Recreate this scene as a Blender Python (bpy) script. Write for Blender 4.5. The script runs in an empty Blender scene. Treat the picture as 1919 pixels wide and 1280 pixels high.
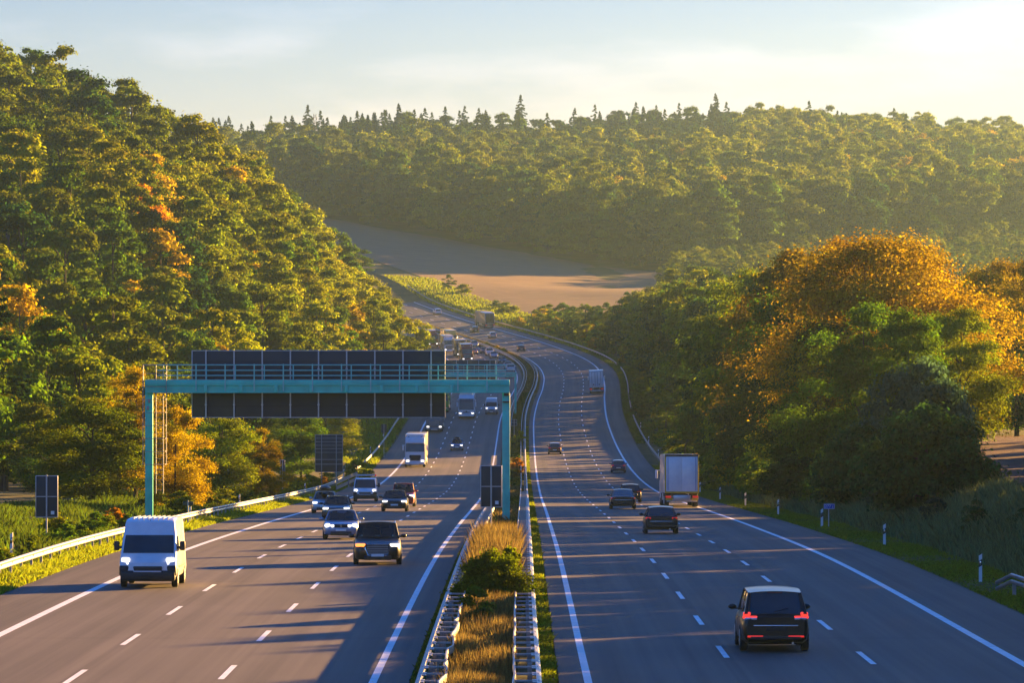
import bpy, math, random
import numpy as np
from mathutils import Vector, Matrix

S = bpy.context.scene
C = S.collection
R = math.radians
random.seed(7)
RNG = np.random.default_rng(7)

# ------------------------------------------------------------------ camera, world, sun, exposure
F = 9230.0            # focal length in photograph pixels (1919 wide)
CZ = 30.0             # camera height in world
cd = bpy.data.cameras.new('camera')
cam = bpy.data.objects.new('camera', cd)
C.objects.link(cam)
cam.location = (0, 0, CZ)
cam.rotation_euler = (R(90), 0, 0)
cd.sensor_width = 36.0
cd.lens = F / 1919 * 36
cd.shift_y = -40 / 1919
cd.clip_end = 9000
S.camera = cam

SUN_AZ, SUN_EL = 41.0, 9.5       # degrees to the right of straight ahead, above the horizon
w = bpy.data.worlds.new('World')
S.world = w
w.use_nodes = True
nt = w.node_tree
nt.nodes.clear()
wo = nt.nodes.new('ShaderNodeOutputWorld')
bg = nt.nodes.new('ShaderNodeBackground')
sky = nt.nodes.new('ShaderNodeTexSky')
sky.sky_type = 'NISHITA'
sky.sun_disc = False
sky.sun_elevation = R(SUN_EL)
sky.sun_rotation = R(SUN_AZ)
sky.altitude = 300
sky.air_density = 1.0
sky.dust_density = 0.6
sky.ozone_density = 2.0
bg.inputs['Strength'].default_value = 0.05
tc = nt.nodes.new('ShaderNodeTexCoord')
mp = nt.nodes.new('ShaderNodeMapping')
mp.inputs['Scale'].default_value = (9, 5, 42)
mp.inputs['Rotation'].default_value = (0, R(6), 0)
mp.inputs['Location'].default_value = (1.35, 0.2, 0.4)
nz = nt.nodes.new('ShaderNodeTexNoise')
nz.inputs['Scale'].default_value = 1.9
nz.inputs['Detail'].default_value = 7
nz.inputs['Roughness'].default_value = 0.55
rp = nt.nodes.new('ShaderNodeValToRGB')
rp.color_ramp.elements[0].position = 0.47
rp.color_ramp.elements[0].color = (0, 0, 0, 1)
rp.color_ramp.elements[1].position = 0.70
rp.color_ramp.elements[1].color = (1, 1, 1, 1)
mx = nt.nodes.new('ShaderNodeMix')
mx.data_type = 'RGBA'
mx.blend_type = 'MULTIPLY'
mx.inputs[7].default_value = (1.42, 1.26, 1.22, 1)
nt.links.new(tc.outputs['Generated'], mp.inputs['Vector'])
nt.links.new(mp.outputs['Vector'], nz.inputs['Vector'])
nt.links.new(nz.outputs['Fac'], rp.inputs['Fac'])
nt.links.new(rp.outputs['Color'], mx.inputs[0])
nt.links.new(sky.outputs['Color'], mx.inputs[6])
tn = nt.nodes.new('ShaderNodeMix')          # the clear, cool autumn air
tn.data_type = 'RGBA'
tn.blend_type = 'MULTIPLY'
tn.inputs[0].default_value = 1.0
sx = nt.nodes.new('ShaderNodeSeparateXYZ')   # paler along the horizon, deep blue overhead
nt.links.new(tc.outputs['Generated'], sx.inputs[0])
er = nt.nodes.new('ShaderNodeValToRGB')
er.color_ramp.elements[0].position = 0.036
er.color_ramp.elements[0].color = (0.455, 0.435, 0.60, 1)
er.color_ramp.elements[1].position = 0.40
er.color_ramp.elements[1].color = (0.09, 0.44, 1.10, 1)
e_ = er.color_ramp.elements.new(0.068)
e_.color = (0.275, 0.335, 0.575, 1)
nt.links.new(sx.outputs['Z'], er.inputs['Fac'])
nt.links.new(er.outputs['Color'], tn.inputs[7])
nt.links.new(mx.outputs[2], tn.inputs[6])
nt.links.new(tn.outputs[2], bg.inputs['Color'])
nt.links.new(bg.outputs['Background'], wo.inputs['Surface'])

sd = bpy.data.lights.new('sun', 'SUN')
sd.energy = 5.0
sd.angle = R(0.5)
sd.color = (1.0, 0.54, 0.14)
sun = bpy.data.objects.new('sun', sd)
C.objects.link(sun)
SV = Vector((math.sin(R(SUN_AZ)) * math.cos(R(SUN_EL)), math.cos(R(SUN_AZ)) * math.cos(R(SUN_EL)), math.sin(R(SUN_EL))))
sun.rotation_euler = SV.to_track_quat('Z', 'Y').to_euler()
sun.location = (300, 300, 300)

S.view_settings.view_transform = 'Standard'
S.view_settings.look = 'None'
S.view_settings.exposure = 2.6
S.view_settings.gamma = 1.0
S.render.engine = 'CYCLES'
cy = S.cycles
cy.use_denoising = True
cy.max_bounces = 6
cy.diffuse_bounces = 3
cy.glossy_bounces = 3
cy.transmission_bounces = 4
cy.transparent_max_bounces = 6
cy.volume_bounces = 0
cy.sample_clamp_indirect = 4.0

# ------------------------------------------------------------------ materials
MATS = {}

def _new(name):
    m = bpy.data.materials.new(name)
    m.use_nodes = True
    n = m.node_tree
    n.nodes.clear()
    o = n.nodes.new('ShaderNodeOutputMaterial')
    return m, n, o

def pbr(name, col, rough=0.5, metal=0.0, var=0.12, scale=3.0, emit=None, es=0.0, coat=0.0, spec=0.5, bump=0.0):
    """Principled with a little procedural unevenness in colour and roughness."""
    if name in MATS:
        return MATS[name]
    m, n, o = _new(name)
    b = n.nodes.new('ShaderNodeBsdfPrincipled')
    t = n.nodes.new('ShaderNodeTexCoord')
    z = n.nodes.new('ShaderNodeTexNoise')
    z.inputs['Scale'].default_value = scale
    z.inputs['Detail'].default_value = 5
    n.links.new(t.outputs['Object'], z.inputs['Vector'])
    r = n.nodes.new('ShaderNodeValToRGB')
    lo = tuple(c * (1 - var) for c in col[:3]) + (1,)
    hi = tuple(min(1, c * (1 + var)) for c in col[:3]) + (1,)
    r.color_ramp.elements[0].position = 0.3
    r.color_ramp.elements[1].position = 0.7
    r.color_ramp.elements[0].color = lo
    r.color_ramp.elements[1].color = hi
    n.links.new(z.outputs['Fac'], r.inputs['Fac'])
    n.links.new(r.outputs['Color'], b.inputs['Base Color'])
    b.inputs['Roughness'].default_value = rough
    b.inputs['Metallic'].default_value = metal
    b.inputs['Coat Weight'].default_value = coat
    b.inputs['Coat Roughness'].default_value = 0.06
    b.inputs['Specular IOR Level'].default_value = spec
    if bump:
        bp = n.nodes.new('ShaderNodeBump')
        bp.inputs['Strength'].default_value = bump
        n.links.new(z.outputs['Fac'], bp.inputs['Height'])
        n.links.new(bp.outputs['Normal'], b.inputs['Normal'])
    if emit:
        b.inputs['Emission Color'].default_value = tuple(emit) + (1,)
        b.inputs['Emission Strength'].default_value = es
    n.links.new(b.outputs['BSDF'], o.inputs['Surface'])
    MATS[name] = m
    return m

def foliage(name, trans=0.5, use_obj=True, col=(0.08, 0.1, 0.02), rnd=0.22):
    """Leaves: colour of the tree, varied per leaf (attribute tint) and per tree; light passes through."""
    m, n, o = _new(name)
    oi = n.nodes.new('ShaderNodeObjectInfo')
    at = n.nodes.new('ShaderNodeAttribute')
    at.attribute_name = 'tint'
    hs = n.nodes.new('ShaderNodeHueSaturation')
    if use_obj:
        ia = n.nodes.new('ShaderNodeAttribute')      # colour carried by the trees of the far wood
        ia.attribute_type = 'INSTANCER'
        ia.attribute_name = 'leafcol'
        ln = n.nodes.new('ShaderNodeVectorMath')
        ln.operation = 'LENGTH'
        n.links.new(ia.outputs['Vector'], ln.inputs[0])
        gt = n.nodes.new('ShaderNodeMath')
        gt.operation = 'GREATER_THAN'
        gt.inputs[1].default_value = 0.002
        n.links.new(ln.outputs['Value'], gt.inputs[0])
        mc = n.nodes.new('ShaderNodeMix')
        mc.data_type = 'RGBA'
        n.links.new(gt.outputs[0], mc.inputs[0])
        n.links.new(oi.outputs['Color'], mc.inputs[6])
        n.links.new(ia.outputs['Color'], mc.inputs[7])
        n.links.new(mc.outputs[2], hs.inputs['Color'])
    else:
        hs.inputs['Color'].default_value = tuple(col) + (1,)
    mr = n.nodes.new('ShaderNodeMapRange')
    mr.inputs['To Min'].default_value = 0.5
    mr.inputs['To Max'].default_value = 1.5
    n.links.new(at.outputs['Fac'], mr.inputs['Value'])
    m2 = n.nodes.new('ShaderNodeMapRange')
    m2.inputs['To Min'].default_value = 1 - rnd
    m2.inputs['To Max'].default_value = 1 + rnd
    n.links.new(oi.outputs['Random'], m2.inputs['Value'])
    mu = n.nodes.new('ShaderNodeMath')
    mu.operation = 'MULTIPLY'
    n.links.new(mr.outputs[0], mu.inputs[0])
    n.links.new(m2.outputs[0], mu.inputs[1])
    n.links.new(mu.outputs[0], hs.inputs['Value'])
    h2 = n.nodes.new('ShaderNodeMapRange')
    h2.inputs['To Min'].default_value = 0.478
    h2.inputs['To Max'].default_value = 0.522
    n.links.new(at.outputs['Fac'], h2.inputs['Value'])
    n.links.new(h2.outputs[0], hs.inputs['Hue'])
    d = n.nodes.new('ShaderNodeBsdfDiffuse')
    t = n.nodes.new('ShaderNodeBsdfTranslucent')
    hs2 = n.nodes.new('ShaderNodeHueSaturation')
    hs2.inputs['Hue'].default_value = 0.495
    hs2.inputs['Saturation'].default_value = 1.12
    hs2.inputs['Value'].default_value = 1.7
    n.links.new(hs.outputs['Color'], hs2.inputs['Color'])
    n.links.new(hs.outputs['Color'], d.inputs['Color'])
    n.links.new(hs2.outputs['Color'], t.inputs['Color'])
    mxs = n.nodes.new('ShaderNodeMixShader')
    mxs.inputs[0].default_value = trans
    n.links.new(d.outputs[0], mxs.inputs[1])
    n.links.new(t.outputs[0], mxs.inputs[2])
    n.links.new(mxs.outputs[0], o.inputs['Surface'])
    MATS[name] = m
    return m

def soil(name, c1, c2, c3, s1, s2, bump=0.4, rough=0.95, row=None):
    m, n, o = _new(name)
    b = n.nodes.new('ShaderNodeBsdfPrincipled')
    g = n.nodes.new('ShaderNodeNewGeometry')
    z1 = n.nodes.new('ShaderNodeTexNoise')
    z1.inputs['Scale'].default_value = s1
    z1.inputs['Detail'].default_value = 8
    z1.inputs['Roughness'].default_value = 0.65
    z2 = n.nodes.new('ShaderNodeTexNoise')
    z2.inputs['Scale'].default_value = s2
    z2.inputs['Detail'].default_value = 6
    n.links.new(g.outputs['Position'], z1.inputs['Vector'])
    n.links.new(g.outputs['Position'], z2.inputs['Vector'])
    r = n.nodes.new('ShaderNodeValToRGB')
    r.color_ramp.elements[0].position = 0.3
    r.color_ramp.elements[0].color = tuple(c1) + (1,)
    r.color_ramp.elements[1].position = 0.7
    r.color_ramp.elements[1].color = tuple(c2) + (1,)
    n.links.new(z1.outputs['Fac'], r.inputs['Fac'])
    x = n.nodes.new('ShaderNodeMix')
    x.data_type = 'RGBA'
    x.inputs[7].default_value = tuple(c3) + (1,)
    r2 = n.nodes.new('ShaderNodeValToRGB')
    r2.color_ramp.elements[0].position = 0.42
    r2.color_ramp.elements[1].position = 0.68
    n.links.new(z2.outputs['Fac'], r2.inputs['Fac'])
    n.links.new(r2.outputs['Color'], x.inputs[0])
    n.links.new(r.outputs['Color'], x.inputs[6])
    col = x.outputs[2]
    if row:
        mpp = n.nodes.new('ShaderNodeMapping')
        mpp.inputs['Rotation'].default_value = (0, 0, R(row[0]))
        n.links.new(g.outputs['Position'], mpp.inputs['Vector'])
        wv = n.nodes.new('ShaderNodeTexWave')
        wv.inputs['Scale'].default_value = row[1]
        wv.inputs['Distortion'].default_value = 1.5
        wv.inputs['Detail'].default_value = 3
        n.links.new(mpp.outputs['Vector'], wv.inputs['Vector'])
        x2 = n.nodes.new('ShaderNodeMix')
        x2.data_type = 'RGBA'
        x2.blend_type = 'MULTIPLY'
        x2.inputs[7].default_value = (row[2], row[2], row[2], 1)
        n.links.new(wv.outputs['Fac'], x2.inputs[0])
        n.links.new(col, x2.inputs[6])
        col = x2.outputs[2]
    n.links.new(col, b.inputs['Base Color'])
    b.inputs['Roughness'].default_value = rough
    b.inputs['Specular IOR Level'].default_value = 0.15
    bp = n.nodes.new('ShaderNodeBump')
    bp.inputs['Strength'].default_value = bump
    bp.inputs['Distance'].default_value = 0.2
    n.links.new(z1.outputs['Fac'], bp.inputs['Height'])
    n.links.new(bp.outputs['Normal'], b.inputs['Normal'])
    n.links.new(b.outputs['BSDF'], o.inputs['Surface'])
    MATS[name] = m
    return m

def asphalt(name, base, seams, shoulder):
    """UV is (metres across from the median line, metres along)."""
    m, n, o = _new(name)
    L = n.links.new
    b = n.nodes.new('ShaderNodeBsdfPrincipled')
    uv = n.nodes.new('ShaderNodeUVMap')
    uv.uv_map = 'UVMap'
    sp = n.nodes.new('ShaderNodeSeparateXYZ')
    L(uv.outputs['UV'], sp.inputs[0])
    def noise(sx, sy, det=4):
        mpp = n.nodes.new('ShaderNodeMapping')
        mpp.inputs['Scale'].default_value = (sx, sy, 1)
        L(uv.outputs['UV'], mpp.inputs['Vector'])
        z = n.nodes.new('ShaderNodeTexNoise')
        z.inputs['Scale'].default_value = 1
        z.inputs['Detail'].default_value = det
        L(mpp.outputs['Vector'], z.inputs['Vector'])
        return z.outputs['Fac']
    def math_(op, a, c, v=None):
        q = n.nodes.new('ShaderNodeMath')
        q.operation = op
        for i, k in enumerate((a, c)):
            if isinstance(k, (int, float)):
                q.inputs[i].default_value = k
            else:
                L(k, q.inputs[i])
        return q.outputs[0]
    def ramp(x, a, c):
        q = n.nodes.new('ShaderNodeMapRange')
        q.interpolation_type = 'SMOOTHSTEP'
        L(x, q.inputs['Value'])
        q.inputs['From Min'].default_value = a
        q.inputs['From Max'].default_value = c
        return q.outputs[0]
    # wheel tracks and long streaks
    st = noise(1.6, 0.012, 3)
    st2 = noise(5.0, 0.03, 4)
    fine = noise(40, 14, 3)
    patch = noise(0.25, 0.045, 5)
    v = math_('MULTIPLY', st, 0.75)
    v = math_('ADD', v, math_('MULTIPLY', st2, 0.3))
    v = math_('ADD', v, math_('MULTIPLY', fine, 0.45))
    v = math_('ADD', v, math_('MULTIPLY', patch, 0.5))
    # tracks: cosine across the lanes
    tr = math_('COSINE', math_('MULTIPLY', math_('ADD', sp.outputs['X'], -seams[0]), 2 * math.pi / 1.875), 0)
    v = math_('ADD', v, math_('MULTIPLY', tr, 0.055))
    # slabs laid at different times
    fx = math_('FLOOR', math_('MULTIPLY', math_('ADD', sp.outputs['X'], -seams[0]), 1 / 3.75), 0)
    fy = math_('FLOOR', math_('MULTIPLY', sp.outputs['Y'], 1 / 41.0), 0)
    cb = n.nodes.new('ShaderNodeCombineXYZ')
    L(fx, cb.inputs[0])
    L(fy, cb.inputs[1])
    wn = n.nodes.new('ShaderNodeTexWhiteNoise')
    wn.noise_dimensions = '2D'
    L(cb.outputs[0], wn.inputs['Vector'])
    v = math_('ADD', v, math_('MULTIPLY', wn.outputs['Value'], 0.07))
    # fine cracks and old sealed joints across the lanes
    fr = math_('FRACT', math_('ADD', math_('MULTIPLY', sp.outputs['Y'], 1 / 41.0), math_('MULTIPLY', st2, 0.012)), 0)
    jn_ = math_('SUBTRACT', 1.0, ramp(math_('ABSOLUTE', math_('ADD', fr, -0.5), 0), 0.002, 0.006))
    v = math_('SUBTRACT', v, math_('MULTIPLY', jn_, 0.13))
    v = math_('ADD', math_('MULTIPLY', math_('ADD', v, -1.03), 1.7), 0.62)
    # dark sealed seams beside the dashes
    for s_ in seams:
        dd = math_('ABSOLUTE', math_('ADD', sp.outputs['X'], -s_), 0)
        k = math_('SUBTRACT', 1.0, ramp(dd, 0.12, 0.24))
        v = math_('SUBTRACT', v, math_('MULTIPLY', k, 0.28))
    # the hard shoulder is darker, newer asphalt
    a, c = shoulder
    k = ramp(sp.outputs['X'], a, c)
    v = math_('SUBTRACT', v, math_('MULTIPLY', k, 0.2))
    r = n.nodes.new('ShaderNodeValToRGB')
    r.color_ramp.elements[0].position = 0.05
    r.color_ramp.elements[0].color = tuple(x * 0.38 for x in base) + (1,)
    r.color_ramp.elements[1].position = 1.0
    r.color_ramp.elements[1].color = tuple(x * 1.22 for x in base) + (1,)
    L(v, r.inputs['Fac'])
    L(r.outputs['Color'], b.inputs['Base Color'])
    b.inputs['Roughness'].default_value = 0.72
    b.inputs['Specular IOR Level'].default_value = 0.2
    bp = n.nodes.new('ShaderNodeBump')
    bp.inputs['Strength'].default_value = 0.25
    bp.inputs['Distance'].default_value = 0.02
    L(fine, bp.inputs['Height'])
    L(bp.outputs['Normal'], b.inputs['Normal'])
    L(b.outputs['BSDF'], o.inputs['Surface'])
    MATS[name] = m
    return m

M_asR = asphalt('asphalt right', (0.102, 0.084, 0.070), (3.9, 7.65), (11.7, 12.0))
M_asL = asphalt('asphalt left', (0.102, 0.084, 0.070), (-9.2, -12.95), (-17.1, -17.4))
M_line = pbr('road paint', (0.78, 0.78, 0.78), 0.6, var=0.12, scale=1.2)
M_grass = soil('grass ground', (0.030, 0.040, 0.010), (0.065, 0.075, 0.018), (0.10, 0.085, 0.03), 0.9, 0.12)
M_field = soil('ploughed soil', (0.20, 0.11, 0.065), (0.29, 0.17, 0.10), (0.24, 0.14, 0.08), 0.12, 0.01, 0.3, row=(62, 0.16, 0.62))
M_field2 = soil('red soil', (0.075, 0.036, 0.026), (0.16, 0.072, 0.045), (0.10, 0.055, 0.036), 1.6, 0.2, 0.9)
M_gravel = soil('gravel', (0.06, 0.055, 0.045), (0.14, 0.13, 0.11), (0.06, 0.07, 0.025), 6, 0.8, 0.5)
M_leaf = foliage('leaves')
M_leafn = foliage('needles', trans=0.2)
M_bark = pbr('bark', (0.055, 0.042, 0.032), 0.9, var=0.4, scale=2, bump=0.5)
M_dry = foliage('dry grass', trans=0.45, use_obj=False, col=(0.15, 0.118, 0.045))
M_gr1 = foliage('verge grass', trans=0.45, use_obj=False, col=(0.15, 0.19, 0.025))
M_gr2 = foliage('tall pale grass', trans=0.4, use_obj=False, col=(0.09, 0.125, 0.05))
M_gr3 = foliage('weeds', trans=0.45, use_obj=False, col=(0.06, 0.095, 0.016))
M_galv = pbr('galvanised steel', (0.30, 0.30, 0.295), 0.45, 0.6, var=0.2, scale=1.5)
M_teal = pbr('teal paint', (0.022, 0.62, 0.44), 0.35, 0.0, var=0.16, scale=1.2)
M_board = pbr('sign back', (0.022, 0.030, 0.036), 0.6, 0.0, var=0.2, scale=0.7)
M_alu = pbr('grey frame', (0.45, 0.47, 0.48), 0.4, 0.5)
M_black = pbr('black plastic', (0.012, 0.012, 0.013), 0.5)
M_tyre = pbr('tyre rubber', (0.014, 0.014, 0.014), 0.85)
M_rim = pbr('rim', (0.38, 0.38, 0.39), 0.3, 0.8)
M_plate = pbr('plate', (0.78, 0.78, 0.74), 0.4, var=0.03)
M_head = pbr('headlight', (0.75, 0.78, 0.8), 0.12, var=0.05, emit=(1, 0.93, 0.82), es=0.35)
M_headoff = pbr('headlight off', (0.55, 0.58, 0.6), 0.1, 0.4)
M_amber = pbr('indicator', (0.75, 0.16, 0.03), 0.2, emit=(1, 0.22, 0.04), es=0.5)
M_tail = pbr('tail light', (0.45, 0.015, 0.012), 0.2, emit=(1, 0.04, 0.02), es=0.06)
M_tailon = pbr('tail light lit', (0.6, 0.03, 0.02), 0.2, emit=(1, 0.05, 0.03), es=0.22)
M_clear = pbr('clear lens', (0.6, 0.65, 0.72), 0.1, 0.2)
M_reflr = pbr('red reflector', (0.5, 0.02, 0.02), 0.3, emit=(1, 0.03, 0.02), es=0.12)  # glows faintly by itself, standing in for light thrown back
M_yel = pbr('yellow plate', (0.70, 0.40, 0.03), 0.45)
M_white = pbr('white plastic', (0.75, 0.75, 0.74), 0.5, var=0.06)
M_blue = pbr('blue sign', (0.01, 0.05, 0.42), 0.35, var=0.05)
M_blackp = pbr('black band', (0.01, 0.01, 0.01), 0.6)
M_chrome = pbr('chrome', (0.7, 0.7, 0.7), 0.15, 0.9, var=0.03)
M_dark = pbr('dark cabin', (0.010, 0.011, 0.013), 0.7)
M_seat = pbr('seat cloth', (0.03, 0.03, 0.033), 0.9)
M_maroonlens = pbr('unlit red lens', (0.10, 0.006, 0.006), 0.25)
M_greym = pbr('mast grey', (0.12, 0.13, 0.14), 0.5)
M_teal2 = pbr('pale teal paint', (0.20, 0.60, 0.50), 0.35)
M_skin = pbr('skin', (0.42, 0.25, 0.18), 0.6, var=0.05)
M_shirt = pbr('shirt', (0.6, 0.6, 0.6), 0.9)

def glass_mat():
    m, n, o = _new('car glass')
    b = n.nodes.new('ShaderNodeBsdfPrincipled')
    z = n.nodes.new('ShaderNodeTexNoise')
    z.inputs['Scale'].default_value = 1.5
    t = n.nodes.new('ShaderNodeTexCoord')
    n.links.new(t.outputs['Object'], z.inputs['Vector'])
    r = n.nodes.new('ShaderNodeValToRGB')
    r.color_ramp.elements[0].color = (0.010, 0.020, 0.026, 1)
    r.color_ramp.elements[1].color = (0.03, 0.065, 0.080, 1)
    n.links.new(z.outputs['Fac'], r.inputs['Fac'])
    n.links.new(r.outputs['Color'], b.inputs['Base Color'])
    b.inputs['Roughness'].default_value = 0.06
    b.inputs['Specular IOR Level'].default_value = 0.6
    n.links.new(b.outputs[0], o.inputs['Surface'])
    return m
M_glass = glass_mat()

def clear_glass():
    m, n, o = _new('clear windscreen')
    g = n.nodes.new('ShaderNodeBsdfGlossy')
    g.inputs['Roughness'].default_value = 0.03
    t = n.nodes.new('ShaderNodeBsdfTransparent')
    t.inputs['Color'].default_value = (0.6, 0.68, 0.68, 1)
    f = n.nodes.new('ShaderNodeFresnel')
    f.inputs['IOR'].default_value = 1.5
    x = n.nodes.new('ShaderNodeMixShader')
    n.links.new(f.outputs[0], x.inputs[0])
    n.links.new(t.outputs[0], x.inputs[1])
    n.links.new(g.outputs[0], x.inputs[2])
    n.links.new(x.outputs[0], o.inputs['Surface'])
    return m
M_clearglass = clear_glass()

def paint(name, col, rough=0.32, metal=0.0):
    return pbr('paint ' + name, col, rough, metal, var=0.05, coat=0.7)
P_white = paint('white', (0.72, 0.73, 0.74))
P_cream = paint('cream', (0.66, 0.60, 0.46))
P_black = pbr('paint black', (0.006, 0.006, 0.007), 0.3, 0.0, var=0.05, coat=0.25, spec=0.35)
P_dkgrey = paint('dark grey', (0.035, 0.040, 0.048), 0.3, 0.3)
P_silver = paint('silver', (0.40, 0.43, 0.47), 0.3, 0.5)
P_bluesil = paint('blue silver', (0.22, 0.27, 0.38), 0.3, 0.4)
P_navy = paint('navy', (0.015, 0.035, 0.12), 0.3, 0.2)
P_red = paint('dark red', (0.30, 0.012, 0.018))
P_maroon = paint('maroon', (0.10, 0.012, 0.014))
P_truckred = paint('truck red', (0.30, 0.035, 0.025))
P_green = paint('green', (0.02, 0.38, 0.04))
P_tan = paint('tan tarpaulin', (0.42, 0.32, 0.20), 0.7)
P_yellow = paint('yellow', (0.72, 0.50, 0.10), 0.6)
P_tarp = paint('grey tarpaulin', (0.26, 0.24, 0.21), 0.7)
P_greyv = paint('grey', (0.17, 0.17, 0.18), 0.4)

# ------------------------------------------------------------------ mesh helpers
def link(o, parent=None):
    C.objects.link(o)
    if parent is not None:
        o.parent = parent
    return o

def tag(o, label=None, cat=None, group=None, kind=None):
    if label: o['label'] = label
    if cat: o['category'] = cat
    if group: o['group'] = group
    if kind: o['kind'] = kind
    return o

def thing(name, label, cat, loc=(0, 0, 0), rot=(0, 0, 0), group=None):
    o = bpy.data.objects.new(name, None)
    o.empty_display_size = 0.3
    C.objects.link(o)
    o.location = loc
    o.rotation_euler = rot
    return tag(o, label, cat, group)

def np_mesh(name, V, Q, mat, parent=None, tint=None, smooth=False):
    V = np.asarray(V, np.float32)
    Q = np.asarray(Q, np.int32)
    k = Q.shape[1]
    me = bpy.data.meshes.new(name)
    me.vertices.add(len(V))
    me.vertices.foreach_set('co', V.ravel())
    me.loops.add(Q.size)
    me.loops.foreach_set('vertex_index', Q.ravel())
    me.polygons.add(len(Q))
    me.polygons.foreach_set('loop_start', np.arange(0, Q.size, k, dtype=np.int32))
    me.polygons.foreach_set('loop_total', np.full(len(Q), k, np.int32))
    if tint is not None:
        a = me.attributes.new('tint', 'FLOAT', 'POINT')
        a.data.foreach_set('value', np.asarray(tint, np.float32))
    me.update(calc_edges=True)
    if smooth:
        me.polygons.foreach_set('use_smooth', np.ones(len(Q), bool))
    me.materials.append(mat)
    o = bpy.data.objects.new(name, me)
    return link(o, parent)

class MB:
    def __init__(s):
        s.v, s.f = [], []
    def add(s, vs, fs):
        b = len(s.v)
        s.v += [tuple(p) for p in vs]
        s.f += [tuple(i + b for i in q) for q in fs]
        return s
    def box(s, c, d, r=0.0, rz=0.0, rx=0.0):
        hx, hy, hz = d[0] / 2, d[1] / 2, d[2] / 2
        r = min(r, hx * 0.98, hy * 0.98, hz * 0.98)
        if r <= 0:
            vs = [(x, y, z) for x in (-hx, hx) for y in (-hy, hy) for z in (-hz, hz)]
            fs = [(0, 1, 3, 2), (4, 6, 7, 5), (0, 4, 5, 1), (2, 3, 7, 6), (0, 2, 6, 4), (1, 5, 7, 3)]
        else:
            def ax(h):
                return [-h, -h + 0.35 * r, -h + r, h - r, h - 0.35 * r, h]
            A = (ax(hx), ax(hy), ax(hz))
            ids, vs, fs = {}, [], []
            inn = (hx - r, hy - r, hz - r)
            def vid(i, j, k):
                if (i, j, k) not in ids:
                    p = [A[0][i], A[1][j], A[2][k]]
                    q = [max(-inn[t], min(inn[t], p[t])) for t in range(3)]
                    e = [p[t] - q[t] for t in range(3)]
                    l = math.sqrt(sum(x * x for x in e))
                    if l > 0:
                        p = [q[t] + e[t] / l * r for t in range(3)]
                    ids[(i, j, k)] = len(vs)
                    vs.append(tuple(p))
                return ids[(i, j, k)]
            for a in range(5):
                for b in range(5):
                    fs.append((vid(a, b, 0), vid(a, b + 1, 0), vid(a + 1, b + 1, 0), vid(a + 1, b, 0)))
                    fs.append((vid(a, b, 5), vid(a + 1, b, 5), vid(a + 1, b + 1, 5), vid(a, b + 1, 5)))
                    fs.append((vid(a, 0, b), vid(a + 1, 0, b), vid(a + 1, 0, b + 1), vid(a, 0, b + 1)))
                    fs.append((vid(a, 5, b), vid(a, 5, b + 1), vid(a + 1, 5, b + 1), vid(a + 1, 5, b)))
                    fs.append((vid(0, a, b), vid(0, a, b + 1), vid(0, a + 1, b + 1), vid(0, a + 1, b)))
                    fs.append((vid(5, a, b), vid(5, a + 1, b), vid(5, a + 1, b + 1), vid(5, a, b + 1)))
        if rx or rz:
            Mx = Matrix.Rotation(rz, 3, 'Z') @ Matrix.Rotation(rx, 3, 'X')
            vs = [tuple(Mx @ Vector(p)) for p in vs]
        return s.add([(p[0] + c[0], p[1] + c[1], p[2] + c[2]) for p in vs], fs)
    def ell(s, c, r, nu=14, nv=8):
        vs, fs = [], []
        for j in range(nv + 1):
            t = math.pi * j / nv
            for i in range(nu):
                a = 2 * math.pi * i / nu
                vs.append((c[0] + r[0] * math.sin(t) * math.cos(a), c[1] + r[1] * math.sin(t) * math.sin(a), c[2] - r[2] * math.cos(t)))
        for j in range(nv):
            for i in range(nu):
                k = (i + 1) % nu
                fs.append((j * nu + i, j * nu + k, (j + 1) * nu + k, (j + 1) * nu + i))
        return s.add(vs, fs)
    def tube(s, pts, rad, n=8, caps=True):
        pts = [Vector(p) for p in pts]
        rad = rad if isinstance(rad, (list, tuple)) else [rad] * len(pts)
        vs, fs = [], []
        for i, p in enumerate(pts):
            t = (pts[min(i + 1, len(pts) - 1)] - pts[max(i - 1, 0)]).normalized()
            a = t.cross(Vector((0, 0, 1)) if abs(t.z) < 0.9 else Vector((1, 0, 0))).normalized()
            b = t.cross(a)
            for k in range(n):
                an = 2 * math.pi * k / n
                vs.append(p + (a * math.cos(an) + b * math.sin(an)) * rad[i])
        for i in range(len(pts) - 1):
            for k in range(n):
                q = (k + 1) % n
                fs.append((i * n + k, i * n + q, (i + 1) * n + q, (i + 1) * n + k))
        if caps:
            fs.append(tuple(range(n))[::-1])
            fs.append(tuple((len(pts) - 1) * n + k for k in range(n)))
        return s.add(vs, fs)
    def grid(s, G, close=False, caps=False):
        n, m = len(G), len(G[0])
        vs = [p for row in G for p in row]
        fs = []
        for i in range(n - 1):
            for j in range(m if close else m - 1):
                k = (j + 1) % m
                fs.append((i * m + j, i * m + k, (i + 1) * m + k, (i + 1) * m + j))
        if caps:
            fs.append(tuple(range(m))[::-1])
            fs.append(tuple((n - 1) * m + j for j in range(m)))
        return s.add(vs, fs)
    def prism(s, poly, y0, y1):
        """poly in (x, z), extruded along y"""
        n = len(poly)
        vs = [(p[0], y0, p[1]) for p in poly] + [(p[0], y1, p[1]) for p in poly]
        fs = [tuple(range(n)), tuple(range(n, 2 * n))[::-1]]
        fs += [(i, i + n, (i + 1) % n + n, (i + 1) % n) for i in range(n)]
        return s.add(vs, fs)
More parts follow.
